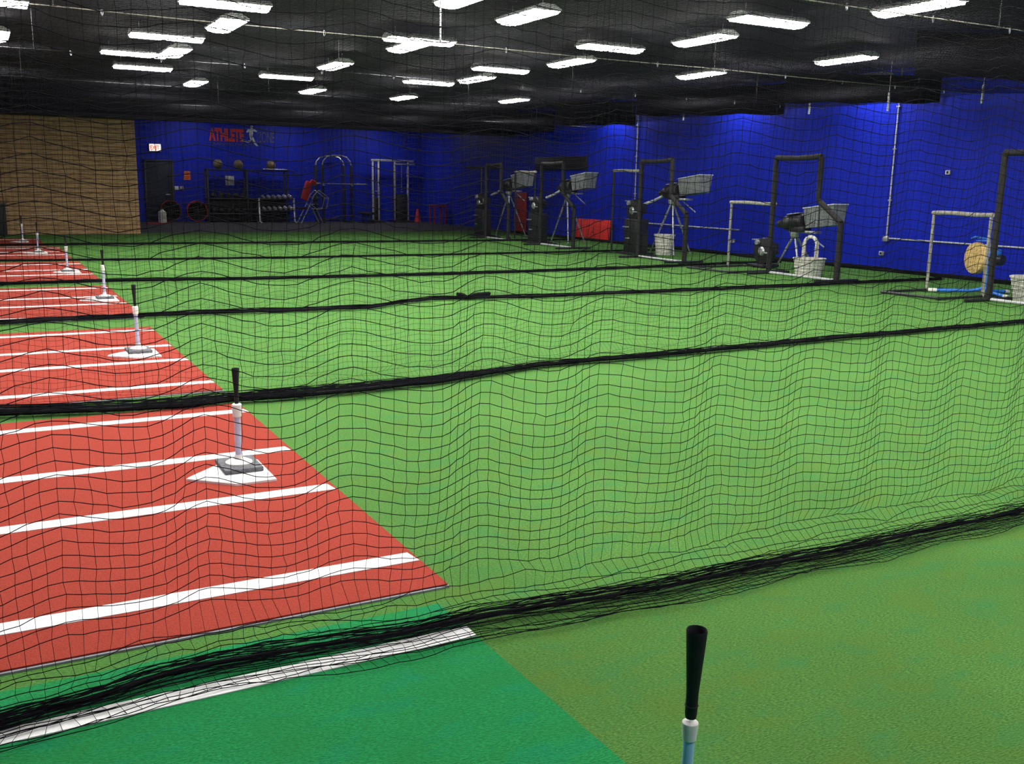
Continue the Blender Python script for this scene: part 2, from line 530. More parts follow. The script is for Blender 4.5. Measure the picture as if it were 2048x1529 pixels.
# ------------------------------------------------------------------ nets
def strands_mesh(name, grid, rh, rv, m, parent=None):
    """square mesh net: every twine of the grid (nx, nz, 3) becomes a thin three-sided cord"""
    V = []; F = []; base = 0
    def lines(P, r):
        nonlocal base
        L, n, _ = P.shape
        T = np.empty_like(P)
        T[:, 1:-1] = P[:, 2:] - P[:, :-2]
        T[:, 0] = P[:, 1] - P[:, 0]
        T[:, -1] = P[:, -1] - P[:, -2]
        T /= np.maximum(np.linalg.norm(T, axis=2, keepdims=True), 1e-9)
        ref = np.where(np.abs(T[..., 2:3]) < 0.85, np.array([0, 0, 1.0]), np.array([1.0, 0, 0]))
        a = np.cross(T, ref)
        a /= np.maximum(np.linalg.norm(a, axis=2, keepdims=True), 1e-9)
        b = np.cross(a, T)
        ring = np.stack([P + r * (a * math.cos(q) + b * math.sin(q)) for q in (PI / 2, PI / 2 + 2 * PI / 3, PI / 2 + 4 * PI / 3)], axis=2)  # L,n,3,3
        V.append(ring.reshape(-1, 3))
        idx = base + np.arange(L * n * 3).reshape(L, n, 3)
        for k in range(3):
            l = (k + 1) % 3
            F.append(np.stack([idx[:, :-1, k], idx[:, :-1, l], idx[:, 1:, l], idx[:, 1:, k]], axis=-1).reshape(-1, 4))
        base += L * n * 3
    lines(np.ascontiguousarray(grid.transpose(1, 0, 2)), rh)     # horizontals
    lines(grid, rv)                                              # verticals
    V = np.concatenate(V); F = np.concatenate(F)
    me = bpy.data.meshes.new(name)
    me.vertices.add(len(V)); me.vertices.foreach_set('co', V.astype(np.float32).ravel())
    me.loops.add(F.size); me.loops.foreach_set('vertex_index', F.astype(np.int32).ravel())
    me.polygons.add(len(F)); me.polygons.foreach_set('loop_start', np.arange(0, F.size, 4, dtype=np.int32))
    me.polygons.foreach_set('loop_total', np.full(len(F), 4, dtype=np.int32))
    me.polygons.foreach_set('use_smooth', np.ones(len(F), dtype=bool))
    me.materials.append(m)
    me.update(calc_edges=True)
    o = bpy.data.objects.new(name, me)
    COL.objects.link(o)
    if parent is not None:
        o.parent = parent
    return o

TOPZ = 3.52
RG = np.random.default_rng(11)
def smooth_noise(x, seed, scale):
    g = np.random.default_rng(seed)
    k = np.arange(-60, 200)
    return np.interp(x / scale, k, g.uniform(-1, 1, len(k)))

HEM = {
 'A': ([-4, -.07, .21, .39, .59, .85, 1.24, 1.61, 1.97, 2.35, 2.83, 3.43, 4.11, 4.7, 8, 16.6], [3.02, 3.07, 3.11, 3.15, 3.16, 3.14, 3.10, 3.09, 3.05, 3.00, 3.0, 2.99, 2.98, 2.96, 2.98, 3.0]),
 'B': ([-4, .01, .77, 1.23, 1.55, 2.0, 2.48, 3.24, 4.43, 5.12, 5.72, 7.32, 8.59, 10.31, 11.9, 16.6], [7.5, 7.44, 7.25, 7.19, 7.24, 7.20, 7.20, 7.27, 7.60, 7.61, 7.61, 7.67, 7.74, 7.78, 7.82, 7.9]),
 'C': ([-4, .1, 1.16, 2.32, 3.55, 4.48, 5.06, 5.64, 6.39, 7.3, 8.41, 11.4, 13.87, 16.6], [12.3, 12.26, 12.36, 12.36, 12.23, 12.18, 12.54, 12.80, 12.70, 12.52, 12.54, 12.48, 12.54, 12.57]),
 'D': ([-4, .19, 1.85, 3.94, 5.68, 7.59, 9.81, 11.54, 14.7, 16.6], [16.8, 16.80, 16.85, 16.52, 16.42, 16.33, 16.42, 16.51, 16.9, 16.95]),
 'E': ([-4, .28, 3.03, 6.12, 9.77, 14.2, 16.6], [21.6, 21.59, 21.25, 21.02, 21.04, 21.24, 21.3]),
 'F': ([-4, 2.06, 5.05, 9.15, 16.6], [26.6, 26.55, 26.4, 26.25, 26.12]),
}
CABLE_Y = {'A': 3.06, 'B': 7.5, 'C': 12.4, 'D': 16.6, 'E': 21.2, 'F': 26.15}
PEAKS_X = np.array([.14, .61, 1.11, 1.65, 2.16, 2.76, 3.26, 3.78, 4.31])
def fold_phase(key, x):
    if key == 'A':
        px = np.concatenate([.14 - .52 * np.arange(12, 0, -1), PEAKS_X, 4.31 + .53 * np.arange(1, 30)])
        return 2 * PI * np.interp(x, px, np.arange(len(px)))
    s = {'B': 1, 'C': 2, 'D': 3, 'E': 4, 'F': 5}[key]
    return 2 * PI * (x / .56 + 0.7 * smooth_noise(x, 20 + s, 2.3))

def divider(key, sp, rh, rv, x0, x1, label, amp, skirt_f, skirt_b, hem_r, bunch, spread=(0, 0), front=(0, 0), zw=.02):
    t = empty('divider_net', ((x0 + x1) / 2, CABLE_Y[key], 0), label, 'net', 'black netting walls between the batting cages')
    off = Vector((-(x0 + x1) / 2, -CABLE_Y[key], 0))
    hx, hy = np.array(HEM[key][0], float), np.array(HEM[key][1], float)
    xf = np.linspace(x0, x1, int((x1 - x0) / .01))
    def ycurve(x):
        ph = fold_phase(key, x)
        return amp * (np.interp(x, [1.5, 3.5, 6], [1.1, .75, .5]) if key == 'A' else 1) * (np.cos(ph) + .10 * np.cos(2 * ph + .6)) * (1 + .25 * smooth_noise(x, 3, 1.1))
    yc = ycurve(xf)
    L = np.concatenate([[0], np.cumsum(np.hypot(np.diff(xf), np.diff(yc)))])
    nx = int(L[-1] / sp)
    xs = np.interp(np.linspace(0, L[-1], nx), L, xf)
    # rows: straight fall, then slack that bunches along the rope and lies on the turf
    zt = np.arange(TOPZ, .16, -sp)
    slack = [(.13, .11), (.10, .085), (.075, .065), (.055, .05), (.04, .04), (.028, .032), (.012, .03), (0., .026), (-.012, .022), (-.03, .02), (-.06, .016), (-.10, .014), (-.14, .012), (-.17, .012)]
    nz = len(zt) + len(slack)
    G = np.zeros((nx, nz, 3))
    ph0 = ycurve(xs)
    hemy = np.interp(xs, hx, hy) + .015 * smooth_noise(xs, 8, .25)
    lead = .5 + .5 * smooth_noise(xs, 9, .8)
    for j, z in enumerate(zt):
        u = 1 - (z - .16) / (TOPZ - .16)              # 0 top .. 1 low
        base = CABLE_Y[key] * (1 - u) + (hemy + .12) * u
        drift = .05 * math.sin(1.3 * z + 1) * np.ones(nx)
        ampz = (.55 + .45 * min(1, (TOPZ - z) / .7)) * (1.0 if z > .6 else .35 + .65 * (z - .16) / .44)
        G[:, j, 0] = xs + .02 * math.sin(2.1 * z) * np.sin(fold_phase(key, xs) * .5)
        G[:, j, 1] = base + ph0 * ampz + drift * .4
        sag = zw * (.55 * (1 - 2 * np.abs(np.sin(fold_phase(key, xs) / 2))) + .45 * np.cos(fold_phase(key, xs))) * min(1, (TOPZ - z) / .25) * min(1, .35 + z) * (1 + .3 * smooth_noise(xs, 4, .9))
        G[:, j, 2] = z + sag
    for q, (dy, z) in enumerate(slack):
        j = len(zt) + q
        fb = (skirt_b(xs) if dy > 0 else skirt_f(xs))
        G[:, j, 0] = xs + .02 * smooth_noise(xs, 40 + q, .12)
        G[:, j, 1] = hemy + dy * fb * (1 + .25 * smooth_noise(xs, 50 + q, .35)) + .012 * smooth_noise(xs, 70 + q, .09)
        G[:, j, 2] = z * (1 + .25 * smooth_noise(xs, 90 + q, .2)) * (1 if dy > 0 else .9) + .006
    G += RG.normal(0, .0022, G.shape) * np.array([1, 1, 1])
    G[:, :, 2] = np.maximum(G[:, :, 2], .019 if False else .018)
    G[..., 0] += off.x; G[..., 1] += off.y
    strands_mesh('net_mesh', G, rh, rv, M['net'], t)
    # weighted rope and loose bunched twine along the bottom
    xr = np.arange(x0, x1, .06)
    yr = np.interp(xr, hx, hy) + .008 * smooth_noise(xr, 8, .25)
    z0 = hem_r + .016
    zr = z0 + .004 * smooth_noise(xr, 31, .3)
    b = mb(M['rope'])
    b.tube([(x + off.x, y + off.y, z) for x, y, z in zip(xr, yr, zr)], hem_r, 8)
    b.build('weighted_rope', t)
    b = mb(M['net'])
    for k in range(bunch):
        dy = rnd.gauss(0, .024 if key == 'A' else .03)
        dz = abs(rnd.gauss(.012, .014))
        yk = yr + dy + .022 * smooth_noise(xr, 200 + k, .16) + .03 * smooth_noise(xr, 300 + k, .7)
        zk = z0 + dz + .008 * smooth_noise(xr, 400 + k, .2)
        b.tube([(x + off.x, y + off.y, max(z, .02)) for x, y, z in zip(xr, yk, zk)], .0020 if key == 'A' else .0032 if key == 'B' else .006, 4)
    # slack netting heaped behind the rope over the mats
    for k in range(spread[0]):
        w = np.interp(xr, [-2, 2.2, 3.6, 4.4, 17], [1, 1, .7, .22, .15])
        yk = yr + spread[1] * (k + .5) / spread[0] * w + .025 * w * smooth_noise(xr, 600 + k, .2) + .04 * w * smooth_noise(xr, 700 + k, .8)
        b.tube([(x + off.x, y + off.y, z) for x, y, z in zip(xr, yk, .024 + .012 * np.abs(smooth_noise(xr, 800 + k, .2)))], .0028, 4)
    for k in range(front[0]):
        yk = yr - front[1] * (k + .6) / front[0] * skirt_f(xr) + .03 * smooth_noise(xr, 900 + k, .35) + .02 * smooth_noise(xr, 950 + k, 1.1)
        b.tube([(x + off.x, y + off.y, z) for x, y, z in zip(xr, yk, .019 + .008 * np.abs(smooth_noise(xr, 980 + k, .3)))], .0016, 4)
    o = b.build('bunched_twine', t)
    # hanging snap clips on the cable
    if key in ('A', 'B', 'C', 'D'):
        b = None
        for x in np.arange(x0 + .5, x1, 1.3):
            b = mb(M['steel'])
            b.tube([(x + off.x + .010 * math.sin(a), 0, TOPZ - .02 + .035 * math.cos(a)) for a in [2 * PI * k / 12 for k in range(12)]], .004, 5, closed=True)
            b.build('snap_clip', t)
    return t
one = lambda v: (lambda x: np.full_like(x, v))
divider('A', .0445, .0017, .0010, -3.0, 9.5, 'nearest black netting wall, hem on the turf crossing the whole foreground', .032,
        lambda x: np.interp(x, [-1, .6, 1.2, 3, 6], [.5, 1.0, 1.05, .9, .75]), lambda x: np.interp(x, [-1, 1, 2, 3, 5], [.7, .8, .9, 1.05, 1.3]), .0085, 13, (3, .06), (7, .17))
divider('B', .0445, .0011, .0008, -3.0, 16.4, 'second black netting wall, hem between the first and second red mats', .03,
        one(.35), lambda x: np.interp(x, [-1, 2.2, 3.4, 4.2, 16], [2.2, 2.1, 1.4, .5, .35]), .018, 10, (26, .32))
divider('C', .089, .0011, .0009, -3.0, 16.4, 'third black netting wall, its hem with a knotted lump at mid turf', .03, one(.3), one(.5), .020, 6, (8, .16))
divider('D', .10, .0012, .0009, -3.0, 16.4, 'fourth black netting wall, hem behind the third red mat', .03, one(.3), one(.4), .022, 5)
divider('E', .13, .0013, .0010, -3.0, 16.4, 'fifth black netting wall, hem behind the fourth red mat', .03, one(.3), one(.4), .022, 4)
divider('F', .13, .0014, .0011, -3.0, 16.4, 'farthest black netting wall, hem just before the sixth red mat', .03, one(.3), one(.4), .022, 4)
# knotted lump on the third hem
b = mb(M['rope'])
for k in range(7):
    a = rnd.uniform(0, 6)
    b.tube([(6.05 + .5 * u + .02 * math.sin(9 * u + a), 12.76 + .05 * math.sin(5 * u + a), .06 + .03 * math.cos(7 * u + a)) for u in np.linspace(0, 1, 14)], .022 + .006 * math.sin(k), 6)
tag(b.build('net_knot'), 'lump of knotted black netting lying on the third net hem', 'net knot')

# low hem along the foot of the right wall
b = mb(M['rope'])
ys = np.arange(10.2, 31.5, .12)
xs = np.interp(ys, [10, 11.35, 12.54, 15.4, 18.4, 20.5, 22.2, 24.7, 31.5], [16.92, 16.95, 16.98, 16.95, 16.92, 17.0, 16.98, 16.92, 16.85])
b.tube(list(zip(xs, ys, .03 + .006 * smooth_noise(ys, 5, .4))), .024, 8)
for k in range(4):
    b.tube(list(zip(xs + .06 * smooth_noise(ys, 60 + k, .6), ys, .05 + .02 * k * .5 + .008 * smooth_noise(ys, 70 + k, .4))), .012, 5)
tag(b.build('net_hem'), 'long rolled black net hem lying along the foot of the blue wall', 'net hem')

# ceiling nets, one per cage, sagging between the cables
YL = [-1.0] + [CABLE_Y[k] for k in 'ABCDEF'] + [31.3]
CN = ["black overhead net over the camera's own cage", 'black overhead net above the nearest red mat', 'black overhead net above the second red mat', 'black overhead net above the third red mat',
      'black overhead net above the fourth red mat', 'black overhead net above the fifth red mat', 'black overhead net above the farthest red mat']
for i in range(7):
    y0, y1 = YL[i], YL[i + 1]
    sp = (.05, .05, .055, .07, .085, .085, .085)[i]
    x0, x1 = (-3.0, 9.5) if i == 0 else (-3.0, 16.6)
    nx, ny = int((x1 - x0) / sp), int((y1 - y0) / sp * 1.04)
    X, Yv = np.meshgrid(np.linspace(x0, x1, nx), np.linspace(0, 1, ny), indexing='ij')
    sag = (.14, .12, .09, .05, .03, .03, .03)[i] * (1 + .3 * smooth_noise(X, 500 + i, 2.2)) * np.sin(PI * Yv) + .012 * np.sin(X * 4 + 2 * i) * np.sin(PI * Yv)
    G = np.stack([X + .02 * np.sin(Yv * 9), y0 + (y1 - y0) * Yv + .03 * np.sin(X * 2.3 + i) * np.sin(PI * Yv), TOPZ - sag], axis=-1)
    G += RG.normal(0, .003, G.shape)
    G[..., 1] -= (y0 + y1) / 2
    o = strands_mesh('overhead_net', G, .0018 * (sp / .05) ** .5, .0018 * (sp / .05) ** .5, M['net'])
    o.location.y = (y0 + y1) / 2
    tag(o, CN[i], 'net', 'black overhead nets over the cages')
# cables the nets hang from, with rods up to the ceiling
CW = ['nearest', 'second', 'third', 'fourth', 'fifth', 'farthest']
for i, k in enumerate('ABCDEF'):
    t = empty('net_cable', (0, CABLE_Y[k], TOPZ), 'thin steel cable along the top of the %s netting wall, on ceiling rods' % CW[i], 'cable', 'cables carrying the netting walls')
    x0, x1 = (-3.0, 9.5) if k == 'A' else (-3.0, 17.4)
    mb(M['pad_light'] if k in 'ABC' else M['black_metal']).tube([(x, 0, -.012 * math.sin(PI * ((x - 5.6) / 4.7 % 1.0))) for x in np.arange(x0, x1, .3)], .006, 6).build('wire', t)
    for x in (.9, 5.6, 10.3, 15.0):
        if x < x1:
            mb(M['pipe'] if k == 'C' and x == 5.6 else M['black_metal']).tube([(x, 0, 0), (x, 0, CEIL - TOPZ - .002)], .012 if k == 'C' and x == 5.6 else .006, 6).build('ceiling_rod', t)

# gathered net swags closing the gap between the ceiling nets and the right wall
SW = [((14.3, 32.15), (17.2, 28.9)), ((15.5, 25.9), (17.25, 24.2)), ((15.05, 21.1), (17.45, 18.3)), ((15.2, 15.95), (17.6, 14.0)), ((13.3, 11.1), (17.75, 9.4))]
SWT = [(4.15, 4.15), (4.2, 4.2), (4.2, 4.2), (4.22, 3.97), (4.22, 4.22)]
SWL = ['black gathered net swag high before the weight area corner', 'black gathered net swag high above the dark wall panel and red board', 'black gathered net swag high above the plain white bucket',
       'black gathered net swag high on the right, near the tall wall conduit', 'black gathered net swag at the top right corner of the photo']
for i, ((xa, ya), (xb, yb)) in enumerate(SW):
    n = 60
    b = mb(M['drape'])
    vs = []
    d = Vector((xb - xa, yb - ya, 0)); nrm = Vector((-d.y, d.x, 0)).normalized()
    for k in range(n + 1):
        u = k / n
        p = Vector((xa, ya, 0)) + d * u
        wv = .05 * math.sin(u * 40 + i) + .03 * math.sin(u * 91)
        for (z, s) in ((3.50 + .02 * math.sin(u * 17 + i), 1.0), (3.66, .8), (3.82, .5), (SWT[i][0] + (SWT[i][1] - SWT[i][0]) * u + .04 * math.sin(u * 5 + i), .25)):
            vs.append(p + nrm * (wv * s - .03) + Vector((0, 0, z)))
        for (z, s) in ((SWT[i][0] + (SWT[i][1] - SWT[i][0]) * u + .04 * math.sin(u * 5 + i), .25), (3.82, .5), (3.66, .8), (3.50 + .02 * math.sin(u * 17 + i), 1.0)):
            vs.append(p + nrm * (wv * s + .03) + Vector((0, 0, z)))
    fs = []
    for k in range(n):
        for j in range(8):
            l = (j + 1) % 8
            fs.append((k * 8 + j, k * 8 + l, (k + 1) * 8 + l, (k + 1) * 8 + j))
    fs += [tuple(range(8))[::-1], tuple(n * 8 + j for j in range(8))]
    b.add(vs, fs)
    tag(b.build('net_swag'), SWL[i], 'net', 'gathered net swags along the right wall')
# short white straps hanging at the cage ends
for (x, y, z0, z1, lab) in ((16.5, 12.19, 3.32, 3.66, 'rightmost of the short white straps hanging before the blue wall'), (16.5, 14.34, 3.30, 3.67, 'white hanging strap beside the tall wall conduit'),
                            (16.5, 16.52, 3.36, 3.64, 'middle short white strap hanging before the blue wall'), (16.5, 21.0, 3.44, 3.71, 'leftmost of the short white straps hanging before the blue wall')):
    b = mb(M['white'])
    b.tube([(x, y + .004 * math.sin(9 * u), z1 - (z1 - z0) * u) for u in np.linspace(0, 1, 9)], .022, 7)
    for u in (.2, .5, .8):
        b.tube([(x + .024 * math.cos(a), y + .024 * math.sin(a), z1 - (z1 - z0) * u) for a in [2 * PI * q / 10 for q in range(10)]], .004, 5, closed=True)
    b.tube([(x, y, z1), (x, y, CEIL + .02)], .006, 5)
    tag(b.build('hanging_strap'), lab, 'strap', 'white straps hanging before the wall')

# ------------------------------------------------------------------ fluorescent lamps
K = 2.442
LY_ = [(1.51, 6.72), (1.47, 8.36), (2.09, 10.83), (2.81, 8.43), (3.35, 10.85), (2.88, 6.93), (2.97, 5.32), (4.27, 8.62), (4.33, 7.01), (4.41, 5.43), (5.66, 10.42), (5.92, 5.59), (4.59, 3.85), (5.7, 7.04), (4.48, 10.95)]
LX_ = [(1.34, 5.97), (1.27, 7.53), (1.2, 8.67), (1.41, 9.68), (2.71, 9.6), (4.10, 7.80), (4.02, 9.18), (4.12, 6.13), (4.25, 4.64), (2.83, 6.62), (0.10, 6.66)]
LAB = ['%s white fluorescent ceiling lamp in column %s']
def make_lamp(face):
    t = empty('ceiling_lamp', (0, 0, 4.09), 'x', 'lamp', 'fluorescent ceiling lamps')
    b = mb(M['housing'])
    b.add([(-.61, -.22, .03), (.61, -.22, .03), (.61, .22, .03), (-.61, .22, .03), (-.61, -.10, .09), (.61, -.10, .09), (.61, .10, .09), (-.61, .10, .09)],
          [(0, 1, 5, 4), (1, 2, 6, 5), (2, 3, 7, 6), (3, 0, 4, 7), (4, 5, 6, 7)])
    b.add([(-.61, -.22, 0), (.61, -.22, 0), (.61, .22, 0), (-.61, .22, 0), (-.61, -.22, .03), (.61, -.22, .03), (.61, .22, .03), (-.61, .22, .03)],
          [(0, 1, 5, 4), (1, 2, 6, 5), (2, 3, 7, 6), (3, 0, 4, 7)])
    b.build('housing', t, smooth=False)
    lens = [(-.205, .004), (-.17, -.035), (-.07, -.055), (.07, -.055), (.17, -.035), (.205, .004)]  # lens widened and bulged to imitate the bloom around overexposed lamps
    n = len(lens)
    mb(face).add([(-.59, y, z) for y, z in lens] + [(.59, y, z) for y, z in lens],
                 [(i, i + 1, n + i + 1, n + i) for i in range(n - 1)] + [tuple(range(n))[::-1], tuple(range(n, 2 * n))]).build('diffuser', t, smooth=False)
    for x in (-.45, .45):
        mb(M['steel']).tube([(x, 0, .085), (x, 0, CEIL - 4.09 + .01)], .004, 5).build('hanger', t)
    return t
proto = make_lamp(M['lamp'])
dim = make_lamp(M['lamp_dim'])
lamps = [(x * K, y * K, PI / 2) for x, y in LY_] + [(x * K, y * K, 0.0) for x, y in LX_]
# unseen lamps added to brighten the dark foreground, following the same grid
lamps += [(x * K, y * K, PI / 2) for x, y in ((2.41, 5.0), (1.45, 4.9), (0.2, 8.2), (0.1, 5.1), (0.0, 3.6), (1.45, 3.6), (2.9, 3.7), (5.9, 3.2), (1.45, 2.2), (2.9, 2.2), (4.4, 2.3), (5.9, 2.4), (0.0, 2.1), (2.2, .7))]
lamps += [(x * K, y * K, 0.0) for x, y in ((.72, 3.0), (2.2, 3.0), (3.65, 3.1), (5.2, 3.2), (.72, 4.4), (2.2, 4.35), (3.65, 1.5), (.72, 1.5), (2.2, 1.5), (5.2, 1.6), (-.75, 4.4), (-.75, 2.9), (.72, -.3), (2.2, -.3), (3.65, -.2))]  # more added lamps, some behind the camera, filling the near cages with light
# weight area lamps, behind the bulkhead
# wall-side lamps above the net swags
wash = [(17.15, 15.6, PI / 2), (17.05, 19.9, PI / 2), (16.95, 25.4, PI / 2)]
lamps += wash
lamps += [(7.6, 39.6, 0.0), (11.6, 39.6, 0.0), (15.4, 39.6, 0.0)]
lamps.sort(key=lambda q: (q[1], q[0]))
rows = [[lamps[0]]]
for q in lamps[1:]:
    if q[1] - rows[-1][0][1] > 1.25:
        rows.append([])
    rows[-1].append(q)
NTH = ['first', 'second', 'third', 'fourth', 'fifth', 'sixth', 'seventh', 'eighth', 'ninth', 'tenth', 'eleventh', 'twelfth', 'thirteenth', 'fourteenth', 'fifteenth', 'sixteenth', 'seventeenth', 'eighteenth']
names = {}
for j, row in enumerate(rows[::-1]):
    for k, q in enumerate(sorted(row)):
        names[q] = '%s lit fluorescent lamp from the left in the %s lamp row from the back wall' % (NTH[k], NTH[j])  # also labels the unseen lamps added for the foreground
for i, (x, y, rz) in enumerate(lamps):
    src = dim if y > 39 or (x, y, rz) in wash else proto
    o = copy_tree(src) if src.get('used') else src
    src['used'] = 1
    o.location = (x, y, 4.09)
    o.rotation_euler = (0, 0, rz)
    o['label'] = names[(x, y, rz)]

# ------------------------------------------------------------------ L-shaped pitching screens
def make_lscreen(label, x, ya, xb=None, yb=None):
    """ya: far (left) post; the screen runs towards the camera from there"""
    dx, dy = (xb - x, yb - ya) if xb is not None else (-.02, -1.82)
    w = math.hypot(dx, dy)
    t = empty('pitching_screen', (x, ya, 0), label, 'pitching screen', 'L-shaped pitching screens', math.atan2(dy, dx))
    h, wi, lo, mid = 2.30, w * .665, 1.10, 1.50
    r = .052
    def pad(pts, nm='padded_tube', rr=r):
        pts = [Vector(p) for p in pts]
        b = mb(M['pad'])
        out = []; rs = []
        for a, c in zip(pts[:-1], pts[1:]):
            n = max(2, int((c - a).length / .12))
            for k in range(n):
                out.append(a + (c - a) * (k / n)); rs.append(rr * (1 + .06 * rnd.uniform(-1, 1)))
        out.append(pts[-1]); rs.append(rr)
        b.tube(out, rs, 10)
        return b.build(nm, t)
    pad([(0, 0, .03), (0, 0, h)])
    pad([(0, 0, h), (wi * .5, 0, h - .015), (wi, 0, h + .012)])
    pad([(wi, 0, h), (wi, 0, mid)])
    pad([(wi, 0, mid), (w, 0, lo)])
    pad([(w, 0, lo), (w, 0, .03)], rr=.056)
    mb(M['pipe']).tube([(0, 0, .035), (w, 0, .035)], .024, 8).build('base_bar', t)
    for q in (0.0, w):
        mb(M['black_metal']).tube([(q, -.55, .028), (q, .55, .028)], .026, 8).build('foot', t)
    for q in (.9, 1.5):
        pass
    n = 30
    gx = np.linspace(.02, w - .02, int(w / .06)); gz = np.linspace(.05, h - .03, int(h / .06))
    G = np.zeros((len(gx), len(gz), 3))
    for i, xx in enumerate(gx):
        top = h - .03 if xx < wi else (mid + (lo - mid) * (xx - wi) / (w - wi))
        G[i, :, 0] = xx
        G[i, :, 2] = np.linspace(.05, top, len(gz)) if xx >= wi else gz
        G[i, :, 1] = .05 * np.sin(PI * i / len(gx)) * np.sin(PI * (gz - .05) / h)
    strands_mesh('screen_netting', G, .0016, .0016, M['net'], t)
    return t
make_lscreen('black padded L-shaped screen cut off by the right edge of the photo', 13.95, 9.80)
make_lscreen('black padded L-shaped screen in front of the white handled ball caddy', 14.01, 14.81)
make_lscreen('black padded L-shaped screen in front of the single white bucket', 14.08, 19.42)
make_lscreen('black padded L-shaped screen in front of the red board', 14.22, 24.42)
make_lscreen('farthest dark L-shaped screen, beside the tall red pad', 14.25, 27.98, 14.22, 26.40)

# ------------------------------------------------------------------ low screens on ground frames
def low_screen(label, x, ya, yb, h, frame=True, top='pad_light'):
    t = empty('low_screen', (x, ya, 0), label, 'low screen', 'low screens behind the pitching screens')
    w = yb - ya
    b = mb(M[top])
    b.tube([(0, w * u, h + .008 * math.sin(6 * u)) for u in np.linspace(-.03, 1.03, 9)], .035, 8)
    b.build('top_pad', t)
    for q in (0, w):
        mb(M['pad_light'] if frame else M['pad']).tube([(0, q, .02), (0, q, h - .03)], .026, 8).build('post', t)
    if frame:
        for q in (-.0, w):
            mb(M['black_metal']).tube([(-1.12, q, .03), (.42, q, .03)], .022, 8).build('foot', t)
        mb(M['black_metal']).tube([(-1.12, 0, .03), (-1.0, w, .03)], .022, 8).build('front_bar', t)
    gy = np.linspace(0, w, int(abs(w) / .07)); gz = np.linspace(.1, h - .04, int(h / .07))
    A, B = np.meshgrid(gy, gz, indexing='ij')
    strands_mesh('screen_netting', np.stack([.05 * np.sin(PI * A / w), A, B], -1), .0016, .0016, M['net'], t)
    return t
low_screen('low grey-topped screen behind the blue pitching machine', 14.3, 11.24, 10.16, 1.34)
low_screen('low grey-topped screen left of the white handled ball caddy', 14.3, 16.38, 15.08, 1.40)
low_screen('tall thin grey-topped screen left of the white bucket', 14.36, 20.98, 19.78, 2.09, False)
low_screen('thin grey-topped screen left of the red board', 15.0, 27.4, 26.15, 2.1, False)
t = empty('tee_post', (15.6, 31.0, 0), 'dark T-shaped post standing at the back right corner of the turf', 'post')
mb(M['black_metal']).tube([(0, 0, .01), (0, 0, 2.28)], .04, 8).build('upright', t)
mb(M['pad']).tube([(-.35, .55, 2.28), (.35, -.55, 2.28)], .045, 8).build('crossbar', t)
mb(M['black']).lathe([(.0001, 0), (.2, 0), (.2, .03), (.05, .06), (.045, .06)]).build('base', t)

# ------------------------------------------------------------------ pitching machines (tripod, motor head, grey ball hopper)
def pitching_machine(label, ox, oy, zh, chute=True):
    """ox, oy: point below the head; zh: height of the leg apex"""
    t = empty('pitching_machine', (ox, oy, 0), label, 'pitching machine', 'arm pitching machines behind the screens')
    ap = Vector((0, 0, zh))
    ld = min(1.0, zh / 1.36)
    for (fx, fy) in ((-.10, -.28), (-.10, .72 * ld), (.70, .05)):
        foot = Vector((fx, fy, .012))
        b = mb(M['steel'])
        b.tube([ap + (foot - ap) * .03, ap + (foot - ap) * .5], .026, 8)
        b.tube([ap + (foot - ap) * .48, foot], .021, 8)
        b.tube([foot + Vector((-.04, 0, 0)), foot + Vector((.04, 0, 0))], .012, 6)
        b.build('leg', t)
    b = mb(M['steel'])
    b.lathe([(.0001, -.08), (.09, -.08), (.11, -.02), (.11, .03), (.0001, .03)], ap, 'Z', 16)
    b.rbox(ap + Vector((.05, -.25, .05)), (.22, .75, .05), .01)
    b.build('head_bracket', t)
    # motor head: ribbed black drum and nose
    b = mb(M['black_metal'])
    zc = zh + .24
    rot = Matrix.Rotation(-.12, 3, 'X')
    b.lathe([(.0001, -.30), (.13, -.30), (.165, -.26), (.165, -.02), (.15, .0), (.15, .06), (.165, .08), (.165, .20), (.12, .28), (.075, .34), (.075, .46), (.0001, .46)], ap + Vector((0, .05, .24)), 'Y', 20, rot)
    b.rbox(ap + Vector((.02, -.12, .10)), (.26, .42, .12), .02)
    b.build('motor', t)
    b = mb(M['steel'])
    b.rbox(ap + Vector((-.05, -.02, .425)), (.16, .36, .02), .006, rot)
    b.build('motor_cover', t)
    # ball hopper: tapered open box with ribs
    b = mb(M['grey_plastic'])
    c = ap + Vector((.12, -.72, .39))
    hw, hl, hh = .20, .42, .21
    vs = []
    for (s, z) in ((.80, -hh), (1.0, hh), (.95, hh), (.74, -hh + .03)):
        vs += [c + rot @ Vector((sx * hw * s, sy * hl * (s if sy < 0 else 1), z)) for sx, sy in ((-1, -1), (1, -1), (1, 1), (-1, 1))]
    fs = [(3, 2, 1, 0), (12, 13, 14, 15)]
    for k in range(3):
        for j in range(4):
            l = (j + 1) % 4
            fs.append((k * 4 + j, k * 4 + l, (k + 1) * 4 + l, (k + 1) * 4 + j))
    b.add(vs, fs)
    for s in (-.5, 0, .5):
        b.rbox(c + rot @ Vector((-hw * .93, hl * s, 0)), (.02, .03, .38), .005, rot)
    b.build('ball_hopper', t)
    b = mb(M['pipe'])
    b.tube([c + rot @ Vector((sx * .205, sy * .43, hh)) for sx, sy in ((-1, -1), (1, -1), (1, 1), (-1, 1))], .014, 6, closed=True)
    b.build('hopper_rim', t)
    b = mb(M['steel'])
    b.tube([ap + Vector((.1, -.25, .02)), ap + Vector((.25, -.62, -.26))], .016, 6)
    b.build('brace', t)
    if chute:
        b = mb(M['pipe'])
        a0, a1 = ap + Vector((-.02, .38, .12)), ap + Vector((-.15, .98, -.10))
        b.tube([a0, a0 + (a1 - a0) * .5 + Vector((0, 0, -.02)), a1], .036, 8)
        b.build('throwing_arm', t)
    return t
